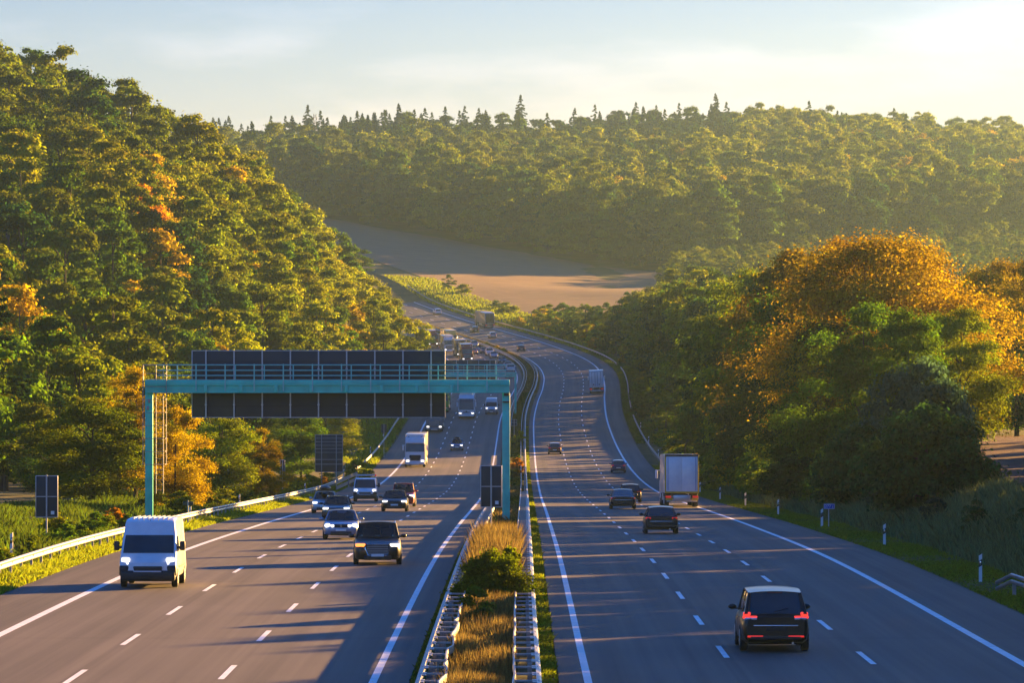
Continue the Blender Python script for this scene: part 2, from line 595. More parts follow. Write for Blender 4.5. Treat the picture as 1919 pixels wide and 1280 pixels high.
    def cylx(s, c, r, wd, n=22, bev=0.0):
        prof = [(-wd / 2, r - bev), (-wd / 2 + bev, r), (wd / 2 - bev, r), (wd / 2, r - bev)] if bev else [(-wd / 2, r), (wd / 2, r)]
        G = [[(c[0] + x, c[1] + rr * math.cos(2 * math.pi * k / n), c[2] + rr * math.sin(2 * math.pi * k / n)) for k in range(n)] for x, rr in prof]
        return s.grid(G, close=True, caps=True)
    def build(s, name, mat, parent=None, ang=38, smooth=True):
        me = bpy.data.meshes.new(name)
        me.from_pydata(s.v, [], s.f)
        me.update()
        import bmesh
        bm = bmesh.new()
        bm.from_mesh(me)
        bmesh.ops.recalc_face_normals(bm, faces=bm.faces)
        bm.to_mesh(me)
        bm.free()
        if smooth:
            me.polygons.foreach_set('use_smooth', np.ones(len(me.polygons), bool))
            me.set_sharp_from_angle(angle=R(ang))
        me.materials.append(mat)
        return link(bpy.data.objects.new(name, me), parent)

def copy_tree(o, parent=None):
    c = o.copy()
    C.objects.link(c)
    if parent is not None:
        c.parent = parent
    for ch in list(o.children):
        copy_tree(ch, c)
    return c

# ------------------------------------------------------------------ the alignment of the motorway
KD = np.array([60, 136, 208, 280, 352, 424, 496, 568, 640, 712, 784, 856, 928, 1000, 1072, 1108, 1144.])
KX = np.array([5.75, 5.81, 5.95, 6.12, 6.32, 6.48, 6.66, 6.78, 6.90, 7.06, 7.40, 8.38, 9.72, 10.29, 9.02, 7.44, 5.21])
KZ = np.array([-8.35, -9.19, -10.2, -11.82, -13.65, -15.5, -17.15, -18.08, -18.17, -17.39, -15.83, -14.19, -12.58, -10.96, -9.36, -8.52, -7.68])
_t = np.arange(1148, 1901, 4.0) - 1144
_h = -0.0619 + (-0.18 + 0.0619) * np.clip(_t / 150, 0, 1)
_g = 0.0233 + (0.07 - 0.0233) * np.clip(_t / 300, 0, 1)
_g = np.where(_t > 330, 0.05, _g)
FD = _t + 1144
FX = KX[-1] + np.cumsum(_h * 4)
FZ = KZ[-1] + np.cumsum(_g * 4)
KD = np.concatenate([KD, FD[8::9]])
KX = np.concatenate([KX, FX[8::9]])
KZ = np.concatenate([KZ, FZ[8::9]])

def spline(kx, ky):
    h = np.diff(kx)
    dl = np.diff(ky) / h
    m = np.zeros(len(kx))
    m[1:-1] = (dl[:-1] * h[1:] + dl[1:] * h[:-1]) / (h[1:] + h[:-1])
    m[0], m[-1] = dl[0], dl[-1]
    def f(x):
        x = np.asarray(x, float)
        i = np.clip(np.searchsorted(kx, x) - 1, 0, len(h) - 1)
        t = (x - kx[i]) / h[i]
        y = (2 * t ** 3 - 3 * t ** 2 + 1) * ky[i] + (t ** 3 - 2 * t ** 2 + t) * h[i] * m[i] + (-2 * t ** 3 + 3 * t ** 2) * ky[i + 1] + (t ** 3 - t ** 2) * h[i] * m[i + 1]
        y = np.where(x < kx[0], ky[0] + m[0] * (x - kx[0]), y)
        return np.where(x > kx[-1], ky[-1] + m[-1] * (x - kx[-1]), y)
    return f
_sx, _sz = spline(KD, KX), spline(KD, KZ)

def sstep(a, b, x):
    t = np.clip((np.asarray(x, float) - a) / (b - a), 0, 1)
    return t * t * (3 - 2 * t)

def xr(d):
    return _sx(d) - 3.9          # the left edge line of the right-hand carriageway
def supel(d):
    return 0.05 * sstep(800, 940, d)
def zroad(d, u):
    return CZ + _sz(d) + supel(d) * (np.clip(u, -23, 18) - 3.9)
def head(d):
    return float((xr(d + 2) - xr(d - 2)) / 4)
def grade(d):
    return float((_sz(d + 4) - _sz(d - 4)) / 8)

def bump(x, y):
    return (np.sin(x * 0.11 + 1.3 * np.sin(y * 0.031)) * np.cos(y * 0.047 + x * 0.02) + 0.5 * np.sin(x * 0.37 + y * 0.21) * np.sin(y * 0.17 - x * 0.13))

LU = np.array([-400., -250, -160, -117, -94, -70, -47, -36, -27, -22])
LH = np.array([66., 66, 62, 51, 40, 31, 15, 7, 1.0, 0])
BD = np.array([60., 150, 230, 350, 600, 800, 1000, 1150, 1400])
BH = np.array([1.4, 1.5, 1.8, 4.2, 5.5, 4, 1.5, 0.9, 0.6])

def dfoot(x):
    return np.clip(1740 - 2.7 * np.minimum(x, 45), 1500, 1950) + 1.3 * np.clip(np.asarray(x, float) - 50, 0, 300)

def far_z(x, d):
    z = 11.2 + 0.0562 * (d - 1500) - 0.0609 * np.clip(x, -120, 30)
    df = dfoot(x)
    t = np.maximum(d - df, 0)
    z = z + 0.012 * t
    z = z + 0.06 * np.clip(x - 30, 0, 100) * sstep(0, 500, t) - 0.07 * np.clip(x - 150, 0, 250) * sstep(0, 500, t) - 0.13 * np.clip(-x - 50, 0, 200) * sstep(0, 400, t)
    crest = 2600
    z = z - np.maximum(d - crest, 0) * 0.19
    return CZ + z

def ground(d, u):
    d = np.asarray(d, float)
    u = np.asarray(u, float)
    x = xr(d) + u
    z = zroad(d, u)
    b = bump(x, d)
    hl = np.interp(u, LU, LH) * sstep(520, 1000, d)
    zl = z + hl + np.where(u < -24, 0.35 * b, 0) + 0.9 * sstep(-23, -32, u) * (1 - sstep(300, 520, d))
    bh = np.interp(d, BD, BH)
    zr_ = z + np.clip(0.42 * (u - 17.6), 0, None).clip(0, bh) + np.clip(u - 22, 0, 400) * 0.035 + np.where(u > 18, 0.15 * b, 0)
    z = np.where(u < -20, zl, np.where(u > 14.4, zr_, z))
    k = sstep(1400, 1500, d - 0.25 * np.clip(u, -60, 60)) * np.where(u < -24, sstep(1480, 1600, d), 1)
    z = z * (1 - k) + far_z(x, d) * k
    return z

def gpt(d, u):
    return (float(xr(d) + u), float(d), float(ground(d, u)))
def rpt(d, u):
    return (float(xr(d) + u), float(d), float(zroad(d, u)))
def px_u(px, d):
    """offset from the alignment of a thing seen in column px of the photo when it stands d metres off"""
    return (px - 960) / F * d - float(xr(d))

# ------------------------------------------------------------------ ground, road, markings, fields
YS = np.concatenate([np.arange(60, 1500, 6.0), np.arange(1500, 3500, 25.0)])

def sheet(name, us, ys, zf, mat, kind='structure', uv=False):
    us = np.asarray(us, float)
    ys = np.asarray(ys, float)
    D, U = np.meshgrid(ys, us, indexing='ij')
    V = np.stack([xr(D) + U, D, zf(D, U)], -1).reshape(-1, 3)
    n, m = len(ys), len(us)
    i, j = np.meshgrid(np.arange(n - 1), np.arange(m - 1), indexing='ij')
    a = (i * m + j).ravel()
    Q = np.stack([a, a + 1, a + m + 1, a + m], -1)
    o = np_mesh(name, V, Q, mat, smooth=True)
    if uv:
        l = o.data.uv_layers.new(name='UVMap')
        UVv = np.stack([U.ravel(), D.ravel()], -1)[Q.ravel()]
        l.data.foreach_set('uv', UVv.astype(np.float32).ravel())
    return tag(o, kind=kind)

us = [-700, -500, -380, -300, -250, -205, -180, -160, -140, -125, -117, -105, -94, -82, -70, -60, -52, -47, -41, -36, -31, -27, -24, -22, -20.6, -19.9, -19.4, -5.2, -4.6, -4.3, -3.2, -2, -1, -0.85, -0.4, 14, 14.5, 15.2, 16, 17.6, 18.6, 20, 21.5, 23, 25, 27.5, 31, 36, 44, 55, 70, 90, 115, 150, 200, 270, 360, 480, 640]
def gz(D, U):
    z = ground(D, U)
    under = ((U > -19.6) & (U < -5)) | ((U > -0.6) & (U < 14.2))
    return z - np.where(under & (D < 1560), 0.25, 0.0) + np.where((U > -3.6) & (U < -1.6), 0.06, 0)
sheet('ground', us, YS, gz, M_grass)
YR = np.arange(60, 1561, 6.0)
sheet('road', [-19.85, -17, -12.95, -9.2, -5.35, -4.45], YR, lambda D, U: zroad(D, U) + 0.02, M_asL, uv=True)
sheet('road', [-0.72, 0, 3.9, 7.65, 11.6, 14.4], YR, lambda D, U: zroad(D, U) + 0.02, M_asR, uv=True)

# painted lines: one structure of strips that follow the road
mv, mq = [], []
def strip(u0, u1, d0, d1, lift=0.026):
    ds = [d0] + [y for y in np.arange(6 * math.ceil((d0 + 0.01) / 6), d1, 6.0)] + [d1]
    for k, d in enumerate(ds):
        # stay on the chords of the road sheet
        a = 60 + 6 * math.floor((d - 60) / 6)
        t = (d - a) / 6
        for u in (u0, u1):
            X = (1 - t) * float(xr(a)) + t * float(xr(a + 6)) + u
            Z = (1 - t) * float(zroad(a, u)) + t * float(zroad(a + 6, u)) + lift
            mv.append((X, d, Z))
        if k:
            b = len(mv)
            mq.append((b - 4, b - 3, b - 1, b - 2))
strip(-0.1, 0.1, 61, 1558)
strip(11.47, 11.73, 61, 1558)
strip(-5.45, -5.25, 61, 1558)
strip(-17.15, -16.87, 61, 1558)
for k in range(-4, 79):
    d = 136 + 18 * k
    strip(3.82, 3.98, d - 3, d + 3)
    strip(7.57, 7.73, d - 6, d)
    strip(-9.28, -9.12, d + 5.5, d + 11.5)
    strip(-13.03, -12.87, d + 3.5, d + 9.5)
tag(np_mesh('road_markings', mv, mq, M_line), kind='structure')

# the far ploughed field below the wood, and the red field on the right
def quad_sheet(name, rows, mat):
    V = np.array([p for r in rows for p in r])
    n, m = len(rows), len(rows[0])
    i, j = np.meshgrid(np.arange(n - 1), np.arange(m - 1), indexing='ij')
    a = (i * m + j).ravel()
    return tag(np_mesh(name, V, np.stack([a, a + 1, a + m + 1, a + m], -1), mat, smooth=True), kind='structure')
_rd = np.arange(1000, 1900, 5.0)
_rx = xr(_rd)
_k = np.argmax(_rx)
_rd, _rx = _rd[_k:], _rx[_k:]
rows = []
for x in np.arange(-150, 60.1, 5):
    lo = max(1335, float(np.interp(-(x - 27), -_rx, _rd))) + 3 * math.sin(x * 0.2)
    hi = float(dfoot(x)) - 6 + 4 * math.sin(x * 0.17)
    row = []
    for t in np.linspace(0, 1, 80):
        d = lo + (hi - lo) * t
        row.append((x, d, float(ground(d, x - float(xr(d)))) + 0.18))
    rows.append(row)
quad_sheet('ploughed_field', rows, M_field)
rows = []
for d in np.arange(150, 470, 5.0):
    e = np.interp(d, BD, BH) / 0.42 + 18.4
    rows.append([(float(xr(d)) + u, d, float(ground(d, u)) + 0.06) for u in np.concatenate([np.linspace(e, e + 10, 8), np.linspace(e + 13, 120, 16)])])
quad_sheet('ploughed_field', rows, M_field2)
# little service road that leaves the carriageway far away on the right
rows = []
for t in np.linspace(0, 1, 12):
    u = 14.2 + t * 26
    rows.append([(float(xr(d0)) + u, d0 + t * t * 10, float(ground(d0 + t * t * 10, u)) + 0.07) for d0 in (1018, 1020, 1022, 1024)])
quad_sheet('service_road', rows, M_gravel)

# ------------------------------------------------------------------ trees
def cards(P, Nn, s, rng, elong=1.5):
    """leaf-sized faces at P, facing roughly Nn"""
    n = len(P)
    N = Nn + rng.normal(0, 0.42, (n, 3))
    N /= np.linalg.norm(N, axis=1)[:, None] + 1e-9
    A = rng.normal(0, 1, (n, 3))
    T = np.cross(N, A)
    T /= np.linalg.norm(T, axis=1)[:, None] + 1e-9
    B = np.cross(N, T)
    sz = (s * rng.uniform(0.55, 1.3, n))[:, None]
    a = P + T * sz * 0.5 * elong
    b = P + B * sz * 0.5 + N * sz * 0.12
    c = P - T * sz * 0.5 * elong
    d = P - B * sz * 0.5 + N * sz * 0.12
    V = np.stack([a, b, c, d], 1).reshape(-1, 3)
    Q = np.arange(4 * n).reshape(n, 4)
    return V, Q

def crown_np(seed, H, Rr, z0, nclump, ncard, s, skew=0.0, top=0.75, gap=0.0):
    """broadleaf crown: clumps of leaves set through an uneven envelope"""
    rng = np.random.default_rng(seed)
    Vs, Ts, n0 = [], [], 0
    ph = rng.uniform(0, 6.28, 6)
    cen, rad = [], []
    for k in range(nclump):
        t = rng.beta(1.15, 1.2)
        env = math.sqrt(max(0.0, 1 - (max(0.0, t - top * 0.35) / (1 - top * 0.35)) ** 1.6)) * (0.74 + 0.26 * min(1, t / (top * 0.35 + 0.01)))
        a = rng.uniform(0, 6.28)
        lob = 1 + 0.22 * math.sin(2 * a + ph[0]) + 0.16 * math.sin(3 * a + ph[1] + 4 * t) + 0.1 * math.sin(5 * a + ph[2])
        rr = Rr * env * lob * (rng.uniform(0.25, 1) ** 0.5) * 0.86
        cen.append((rr * math.cos(a) + skew * t, rr * math.sin(a), z0 + (H - z0) * t * 0.95))
        rad.append(Rr * rng.uniform(0.22, 0.43) * (0.72 + 0.5 * (1 - t)))
    cen, rad = np.array(cen), np.array(rad)
    wts = rad ** 2 / (rad ** 2).sum()
    idx = rng.choice(nclump, ncard, p=wts)
    dirs = rng.normal(0, 1, (ncard, 3))
    dirs /= np.linalg.norm(dirs, axis=1)[:, None]
    dirs[:, 2] = np.where(dirs[:, 2] < -0.2, -dirs[:, 2] * 0.7, dirs[:, 2])
    rr = rad[idx] * (rng.uniform(0.25, 1.0, ncard) ** 0.45) * (1 + 0.25 * np.sin(dirs[:, 0] * 7 + idx) * np.sin(dirs[:, 2] * 6 + idx * 2))
    P = cen[idx] + dirs * rr[:, None] * np.array([1, 1, 0.8])
    stray = rng.uniform(0, 1, ncard) < 0.06
    P = P + stray[:, None] * dirs * rad[idx][:, None] * 0.4
    V, Q = cards(P, dirs + np.array([0, 0, 0.35]), s, rng)
    ct = rng.uniform(0, 1, nclump)
    tint = np.clip(0.5 + 0.55 * (ct[idx] - 0.5) + rng.normal(0, 0.2, ncard), 0, 1)
    return V, Q, np.repeat(tint, 4), cen

def conifer_np(seed, H, Rr, z0, ncard, s, droop=0.25, sparse=0.0):
    rng = np.random.default_rng(seed)
    nb = int(5.5 * (H - z0))
    t = np.sort(rng.uniform(0, 1, nb) ** 0.9)
    ang = rng.uniform(0, 6.28, nb)
    ln = Rr * (1 - t) ** 0.85 * rng.uniform(0.65, 1.1, nb) + 0.15
    w8 = ln / ln.sum()
    i = rng.choice(nb, ncard, p=w8)
    f = rng.uniform(0.12, 1, ncard) ** 0.8
    x = np.cos(ang[i]) * ln[i] * f
    y = np.sin(ang[i]) * ln[i] * f
    z = z0 + (H - z0) * t[i] - droop * ln[i] * f ** 1.3 + 0.10 * ln[i] * (f > 0.85)
    side = rng.normal(0, 0.17, ncard) * (0.4 + ln[i] * (1 - f) * 0.6)
    P = np.stack([x - np.sin(ang[i]) * side, y + np.cos(ang[i]) * side, z + rng.normal(0, 0.07, ncard)], 1)
    N = np.stack([np.cos(ang[i]) * 0.5, np.sin(ang[i]) * 0.5, np.ones(ncard)], 1)
    V, Q = cards(P, N, s, rng, 1.9)
    tint = np.clip(0.5 + rng.normal(0, 0.22, ncard) + 0.25 * (f - 0.6), 0, 1)
    return V, Q, np.repeat(tint, 4), np.zeros((0, 3))

def trunk_mb(H, r0, cen, seed, lean=0.0, nl=7, stems=1):
    rng = random.Random(seed)
    mb = MB()
    for sidx in range(stems):
        ox = (sidx - (stems - 1) / 2) * r0 * 3.2
        pts = [(ox + lean * t + 0.12 * math.sin(3 * t + seed + sidx) + ox * 1.2 * t, 0.1 * math.cos(4 * t + seed), -0.6 + (H * 0.86 + 0.6) * t) for t in (0, 0.06, 0.2, 0.4, 0.6, 0.8, 1)]
        mb.tube(pts, [r0 * 1.5, r0 * 1.1, r0 * 0.92, r0 * 0.72, r0 * 0.5, r0 * 0.3, r0 * 0.1], 8)
    if len(cen):
        for k in range(nl):
            c = cen[rng.randrange(len(cen))]
            zb = max(0.12 * H, min(0.62 * H, c[2] - 0.45 * math.hypot(c[0], c[1]) - 0.1 * H))
            a = Vector((lean * zb / H, 0, zb))
            b = Vector(c)
            m_ = a.lerp(b, 0.5) + Vector((0, 0, 0.1 * (b - a).length))
            mb.tube([a, m_, b], [r0 * 0.42, r0 * 0.27, r0 * 0.06], 6)
    return mb

TREES = {}
def make_tree(kind, key, name, **k):
    """one root Empty with crown and trunk; stays at the place of its first use"""
    H = k['H']
    if kind == 'conifer':
        V, Q, T, cen = conifer_np(k['seed'], H, k['Rr'], k['z0'], k['ncard'], k['s'], k.get('droop', 0.25))
        mat = M_leafn
    else:
        V, Q, T, cen = crown_np(k['seed'], H, k['Rr'], k['z0'], k['nclump'], k['ncard'], k['s'], k.get('skew', 0), k.get('top', 0.75))
        mat = M_leaf
    root = bpy.data.objects.new(name, None)
    C.objects.link(root)
    np_mesh('crown', V, Q, mat, root, T)
    trunk_mb(H, k.get('r0', H * 0.018), cen, k['seed'], k.get('skew', 0), k.get('nl', 7), k.get('stems', 1)).build('trunk', M_bark, root)
    TREES[key] = [root, False, H, k['Rr']]
    return root

def plant(key, loc, rz, scale, color, label, group, cat='tree', sz=None):
    e = TREES[key]
    o = e[0] if not e[1] else copy_tree(e[0])
    e[1] = True
    o.location = loc
    o.rotation_euler = (0, 0, rz)
    o.scale = (scale, scale, sz or scale)
    for ch in o.children:
        if ch.name.startswith('crown'):
            ch.color = tuple(color) + (1,)
    tag(o, label, cat, group)
    return o

# prototypes
for i in range(6):
    make_tree('leaf', 'hill%d' % i, 'broadleaf_tree', seed=20 + i, H=15 + 1.2 * (i % 3), Rr=4.6 + 0.5 * (i % 2), z0=2.2, nclump=22 + 4 * i, ncard=13000, s=0.30, top=(0.95, 0.8, 1.2)[i % 3])
for i in range(3):
    make_tree('conifer', 'con%d' % i, 'spruce_tree', seed=60 + i, H=19 + i * 1.5, Rr=5.0 + 0.6 * i, z0=1.6, ncard=13000, s=0.27, droop=(0.3, 0.45, 0.15)[i])
for i in range(4):
    make_tree('leaf', 'road%d' % i, 'broadleaf_tree', seed=80 + i, H=13, Rr=5.0, z0=1.0, nclump=58, ncard=56000, s=0.14, top=(0.9, 0.7, 1.0, 0.8)[i], nl=12)
make_tree('leaf', 'big', 'broadleaf_tree', seed=97, H=13.2, Rr=6.6, z0=1.6, nclump=120, ncard=150000, s=0.115, top=0.9, nl=20, stems=3, r0=0.17)
for i in range(3):
    make_tree('leaf', 'bush%d' % i, 'shrub', seed=110 + i, H=2.6, Rr=1.5, z0=0.1, nclump=30, ncard=3800, s=0.16, top=0.7, r0=0.05, nl=6)
make_tree('leaf', 'bigbush', 'shrub', seed=131, H=4.6, Rr=2.9, z0=0.1, nclump=85, ncard=34000, s=0.14, top=0.8, r0=0.09, nl=10)

COL = {
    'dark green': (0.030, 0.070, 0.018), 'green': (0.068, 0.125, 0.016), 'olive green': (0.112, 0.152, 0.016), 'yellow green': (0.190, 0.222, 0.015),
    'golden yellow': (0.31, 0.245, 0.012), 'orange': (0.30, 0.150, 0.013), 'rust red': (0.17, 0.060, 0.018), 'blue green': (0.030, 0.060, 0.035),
}
# ---- the left hillside: candidates, kept when the camera can see a piece of them
cand = []
rs = random.Random(11)
d = 430.0
while d < 1330:
    u = -25.5
    while u > -215:
        dd = d + rs.uniform(-4, 4)
        uu = u + rs.uniform(-2.5, 2.5)
        hidden_flat = dd < 545 and uu < -60
        if float(np.interp(dd, [430, 520, 600, 700, 900, 1040, 1080], [-38, -36, -33, -29, -25, -26, -31.5])) > uu and not hidden_flat:
            hill = float(np.interp(uu, LU, LH) * sstep(520, 1000, dd))
            con = rs.random() < (0.07 if hill < 30 else 0.06)
            key = ('con%d' % rs.randrange(3)) if con else ('hill%d' % rs.randrange(6))
            sc = rs.choice((0.75, 0.9, 1.0, 1.1, 1.25, 1.45)) * rs.uniform(0.94, 1.06) * (0.6 if uu > -37 else 0.76 if uu > -48 else 0.92 if uu > -70 else 1.0)
            cand.append([dd, uu, key, sc * (0.72 if con else 1), hill])
        u -= rs.uniform(7.5, 10)
    d += 9.0
GW, GH = 640, 428
cov = np.zeros((GH, GW), bool)
yy, xx = np.mgrid[0:GH, 0:GW]
cand.sort(key=lambda c: c[0])
vis = []
for c in cand:
    dd, uu, key, sc, hill = c
    g = gpt(dd, uu)
    H, Rr = TREES[key][2] * sc, TREES[key][3] * sc
    kx = F / dd / 3.0
    cx = GW / 2 + g[0] * kx
    cyp = (600 / 3.0) - (g[2] + H * 0.55 - CZ) * kx
    m = (((xx - cx) / (Rr * kx * 1.05)) ** 2 + ((yy - cyp) / (H * 0.47 * kx)) ** 2) < 1
    if not m.any():
        continue
    seen = int((m & ~cov).sum())
    m2 = (((xx - cx) / (Rr * kx * 0.85)) ** 2 + ((yy - cyp) / (H * 0.42 * kx)) ** 2) < 1
    cov |= m2
    if seen > 8:
        vis.append((seen, c))
vis.sort(key=lambda v: -v[0])
print('hill trees seen', len(vis))
STUFF = []      # what is past the first 250 goes into the mass of the wood
def hill_colour(dd, uu, key, hill, r):
    if key.startswith('con'):
        return r.choice(['dark green', 'dark green', 'green'])
    q = r.random()
    if hill > 30:
        return 'green' if q < 0.25 else 'olive green' if q < 0.72 else 'dark green' if q < 0.84 else 'orange' if q < 0.87 else 'yellow green'
    if dd > 800:
        return 'olive green' if q < 0.30 else 'yellow green' if q < 0.80 else 'golden yellow' if q < 0.88 else 'orange' if q < 0.895 else 'green'
    return 'green' if q < 0.3 else 'olive green' if q < 0.65 else 'yellow green' if q < 0.8 else 'golden yellow' if q < 0.88 else 'dark green'
for n_, (seen, (dd, uu, key, sc, hill)) in enumerate(vis):
    r = random.Random(int(dd * 13 + uu * 7))
    cn = hill_colour(dd, uu, key, hill, r)
    col = np.array(COL[cn]) * r.uniform(0.85, 1.2)
    g = gpt(dd, uu)
    if n_ < 165:
        sp = 'spruce' if key.startswith('con') else 'broadleaf tree'
        where = 'high on the wooded left hill near its crest' if hill > 40 else 'halfway up the wooded left hillside' if hill > 14 else 'at the foot of the left hill above the guard rail' if uu > -38 else 'low on the left hillside behind the valley floor'
        plant(key, (g[0], g[1], g[2] - 0.3), r.uniform(0, 6.28), sc, col, '%s %s growing %s' % (cn, sp, where), '%s %ss %s' % (cn, sp, where))
    else:
        STUFF.append((g, key, sc, cn, r.uniform(0, 6.28)))

# ---- trees at the roadside on the left
def road_tree(key, px, d, H, wid, cn, label, group=None, cat='tree', rz=None, zoff=-0.1, mul=1.0):
    u = px_u(px, d)
    g = gpt(d, u)
    e = TREES[key]
    sx = wid / 2 / e[3]
    return plant(key, (g[0], g[1], g[2] + zoff), rz if rz is not None else (px * 0.37) % 6.28, sx, np.array(COL[cn]) * mul, label, group, cat, sz=H / e[2])
road_tree('road0', 175, 345, 7.6, 8.4, 'olive green', 'wide dark olive tree left of the gantry ladder, standing in the shaded meadow')
road_tree('road1', 255, 372, 10.0, 6.0, 'golden yellow', 'tall golden tree rising directly behind the gantry ladder post')
road_tree('road2', 330, 350, 7.6, 4.6, 'golden yellow', 'golden autumn tree just right of the gantry ladder, below the sign backs')
road_tree('road3', 415, 385, 7.0, 6.4, 'olive green', 'thin olive tree with bare forked stems under the long gantry sign', mul=1.25)
road_tree('road1', 492, 410, 6.2, 4.4, 'golden yellow', 'small brown-gold tree at the right end of the row under the gantry sign', mul=0.8)
road_tree('road2', 95, 400, 6.2, 6.5, 'dark green', 'low dark tree at the far left of the shaded meadow')
road_tree('road0', 565, 560, 8, 7, 'green', 'dark green tree behind the blank direction board on the left verge')
road_tree('bush0', 672, 520, 2.8, 3.4, 'yellow green', 'upright yellow-green shrub right of the blank direction board', cat='shrub')
road_tree('road3', 610, 640, 6.5, 9, 'yellow green', 'broad yellow-green tree on the sunlit slope under the right end of the gantry sign')
road_tree('road0', 520, 600, 7, 9, 'green', 'broad green tree in the dark hollow under the middle of the gantry sign')

# ---- right-hand side
def bank_tree(key, px, u, topy, wpx, cn, label, group=None, cat='tree', mul=1.0, rz=None):
    """stands u metres right of the alignment where the photo shows column px; its top reaches row topy"""
    d = 300.0
    for _ in range(30):
        d = (float(xr(d)) + u) / ((px - 960) / F)
    g = gpt(d, u)
    H = CZ + (600 - topy) / F * d - g[2]
    e = TREES[key]
    return plant(key, (g[0], g[1], g[2] - 0.15), rz if rz is not None else (px * 0.37) % 6.28, wpx / F * d / 2 / e[3], np.array(COL[cn]) * mul, label, group, cat, sz=H / e[2] * 0.97)
bank_tree('big', 1662, 26, 420, 470, 'golden yellow', 'largest tree on the right, golden-orange crown with several pale stems', mul=np.array((0.66, 0.62, 1.2)), rz=0.4)
bank_tree('road0', 1500, 24, 445, 300, 'golden yellow', 'tall golden-brown tree beside the largest tree, nearer the lorry', mul=np.array((0.42, 0.44, 1.2)))
bank_tree('road3', 1585, 31, 432, 260, 'orange', 'orange-brown tree between and behind the two golden trees', mul=np.array((0.6, 0.8, 1)))
bank_tree('road1', 1410, 24, 492, 210, 'olive green', 'dark olive tree on the bank behind the lorry, left of the golden trees', mul=0.8)
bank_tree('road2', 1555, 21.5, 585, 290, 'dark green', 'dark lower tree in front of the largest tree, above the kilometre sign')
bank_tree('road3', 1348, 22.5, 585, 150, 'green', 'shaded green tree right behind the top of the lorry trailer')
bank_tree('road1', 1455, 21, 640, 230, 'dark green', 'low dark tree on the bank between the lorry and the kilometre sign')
bank_tree('road2', 1478, 22.2, 530, 280, 'green', 'rounded green tree in front of the tall golden-brown tree')
bank_tree('road1', 1622, 22.6, 555, 270, 'green', 'broad green tree in front of the lower half of the largest tree')
bank_tree('road0', 1705, 23.4, 560, 210, 'green', 'green tree leaning out right in front of the largest tree')
bank_tree('road0', 1800, 30, 560, 210, 'olive green', 'sunlit yellow-green tree at the right flank of the largest tree')
bank_tree('bigbush', 1742, 20.6, 757, 235, 'dark green', 'big round dark bush on the right bank at the edge of the red field', cat='shrub', mul=1.2)
bank_tree('bigbush', 1728, 24, 672, 210, 'blue green', 'pale blue-green bush with sunlit tips behind the big round bush', cat='shrub', mul=1.7)
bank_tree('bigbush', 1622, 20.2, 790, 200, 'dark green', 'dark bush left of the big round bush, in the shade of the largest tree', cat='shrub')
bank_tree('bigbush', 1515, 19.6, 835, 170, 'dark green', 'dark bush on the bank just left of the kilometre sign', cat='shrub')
bank_tree('road0', 1868, 47, 470, 200, 'golden yellow', 'backlit golden-olive tree beyond the red field at the right edge', mul=0.75)
bank_tree('road2', 1938, 48, 462, 210, 'golden yellow', 'backlit golden tree cut off by the right edge of the view', mul=0.65)
bank_tree('road3', 1905, 52, 485, 200, 'olive green', 'olive tree squeezed between the two backlit golden trees')
bank_tree('road1', 1795, 48, 520, 180, 'green', 'green tree half hidden behind the right flank of the largest tree')
bank_tree('road2', 1908, 44, 600, 210, 'dark green', 'low dark tree at the top edge of the red field')
bank_tree('road0', 1850, 43, 580, 190, 'green', 'dark green tree at the left top corner of the red field')
bank_tree('road3', 1822, 50, 505, 190, 'olive green', 'dark olive tree standing in the gap right of the largest tree')
for k, (d, u, H) in enumerate(((330, 52, 12), (352, 56, 13), (375, 58, 12), (398, 62, 14), (425, 66, 13))):  # unseen trees, added to cast shade over the red field
    g = gpt(d, u)
    plant('hill%d' % k, (g[0], g[1], g[2] - 0.2), k * 1.3, 0.9, np.array(COL['olive green']), 'unseen olive shade tree at the far side of the red field beyond the right edge', 'added shade trees round the red field beyond the edge', sz=H / 15.5)
# shading row outside the frame on the same bank
rows_ = [(126 + 6.5 * k, 23.5 + 0.03 * k * k * 0.5 + (k % 3) * 0.7, 5.6 + (k * 5 % 4) * 0.5) for k in range(17)] + [(134 + 8 * k, 31 + (k % 3), 7.8 + (k * 7 % 5) * 0.4) for k in range(16)] + [(140 + 8 * k, 37 + (k % 3), 9.2 + (k * 7 % 5) * 0.5) for k in range(17)] + [(262 + 7 * k, 0.1073 * (262 + 7 * k) + 2.6 + (k % 2) * 1.5, 8.6 + (k * 7 % 5) * 0.5) for k in range(10)]
for k, (d, u, H) in enumerate(rows_):
    if u < (990 / F) * d - 1.95 + 3.2:
        continue
    g = gpt(d, u)
    plant('road%d' % (k % 4), (g[0], g[1], g[2] - 0.2), k * 1.7, 0.62, np.array(COL['green']), 'green roadside tree on the right bank beyond the edge of the view', 'roadside trees beyond the right edge', sz=H / 13)

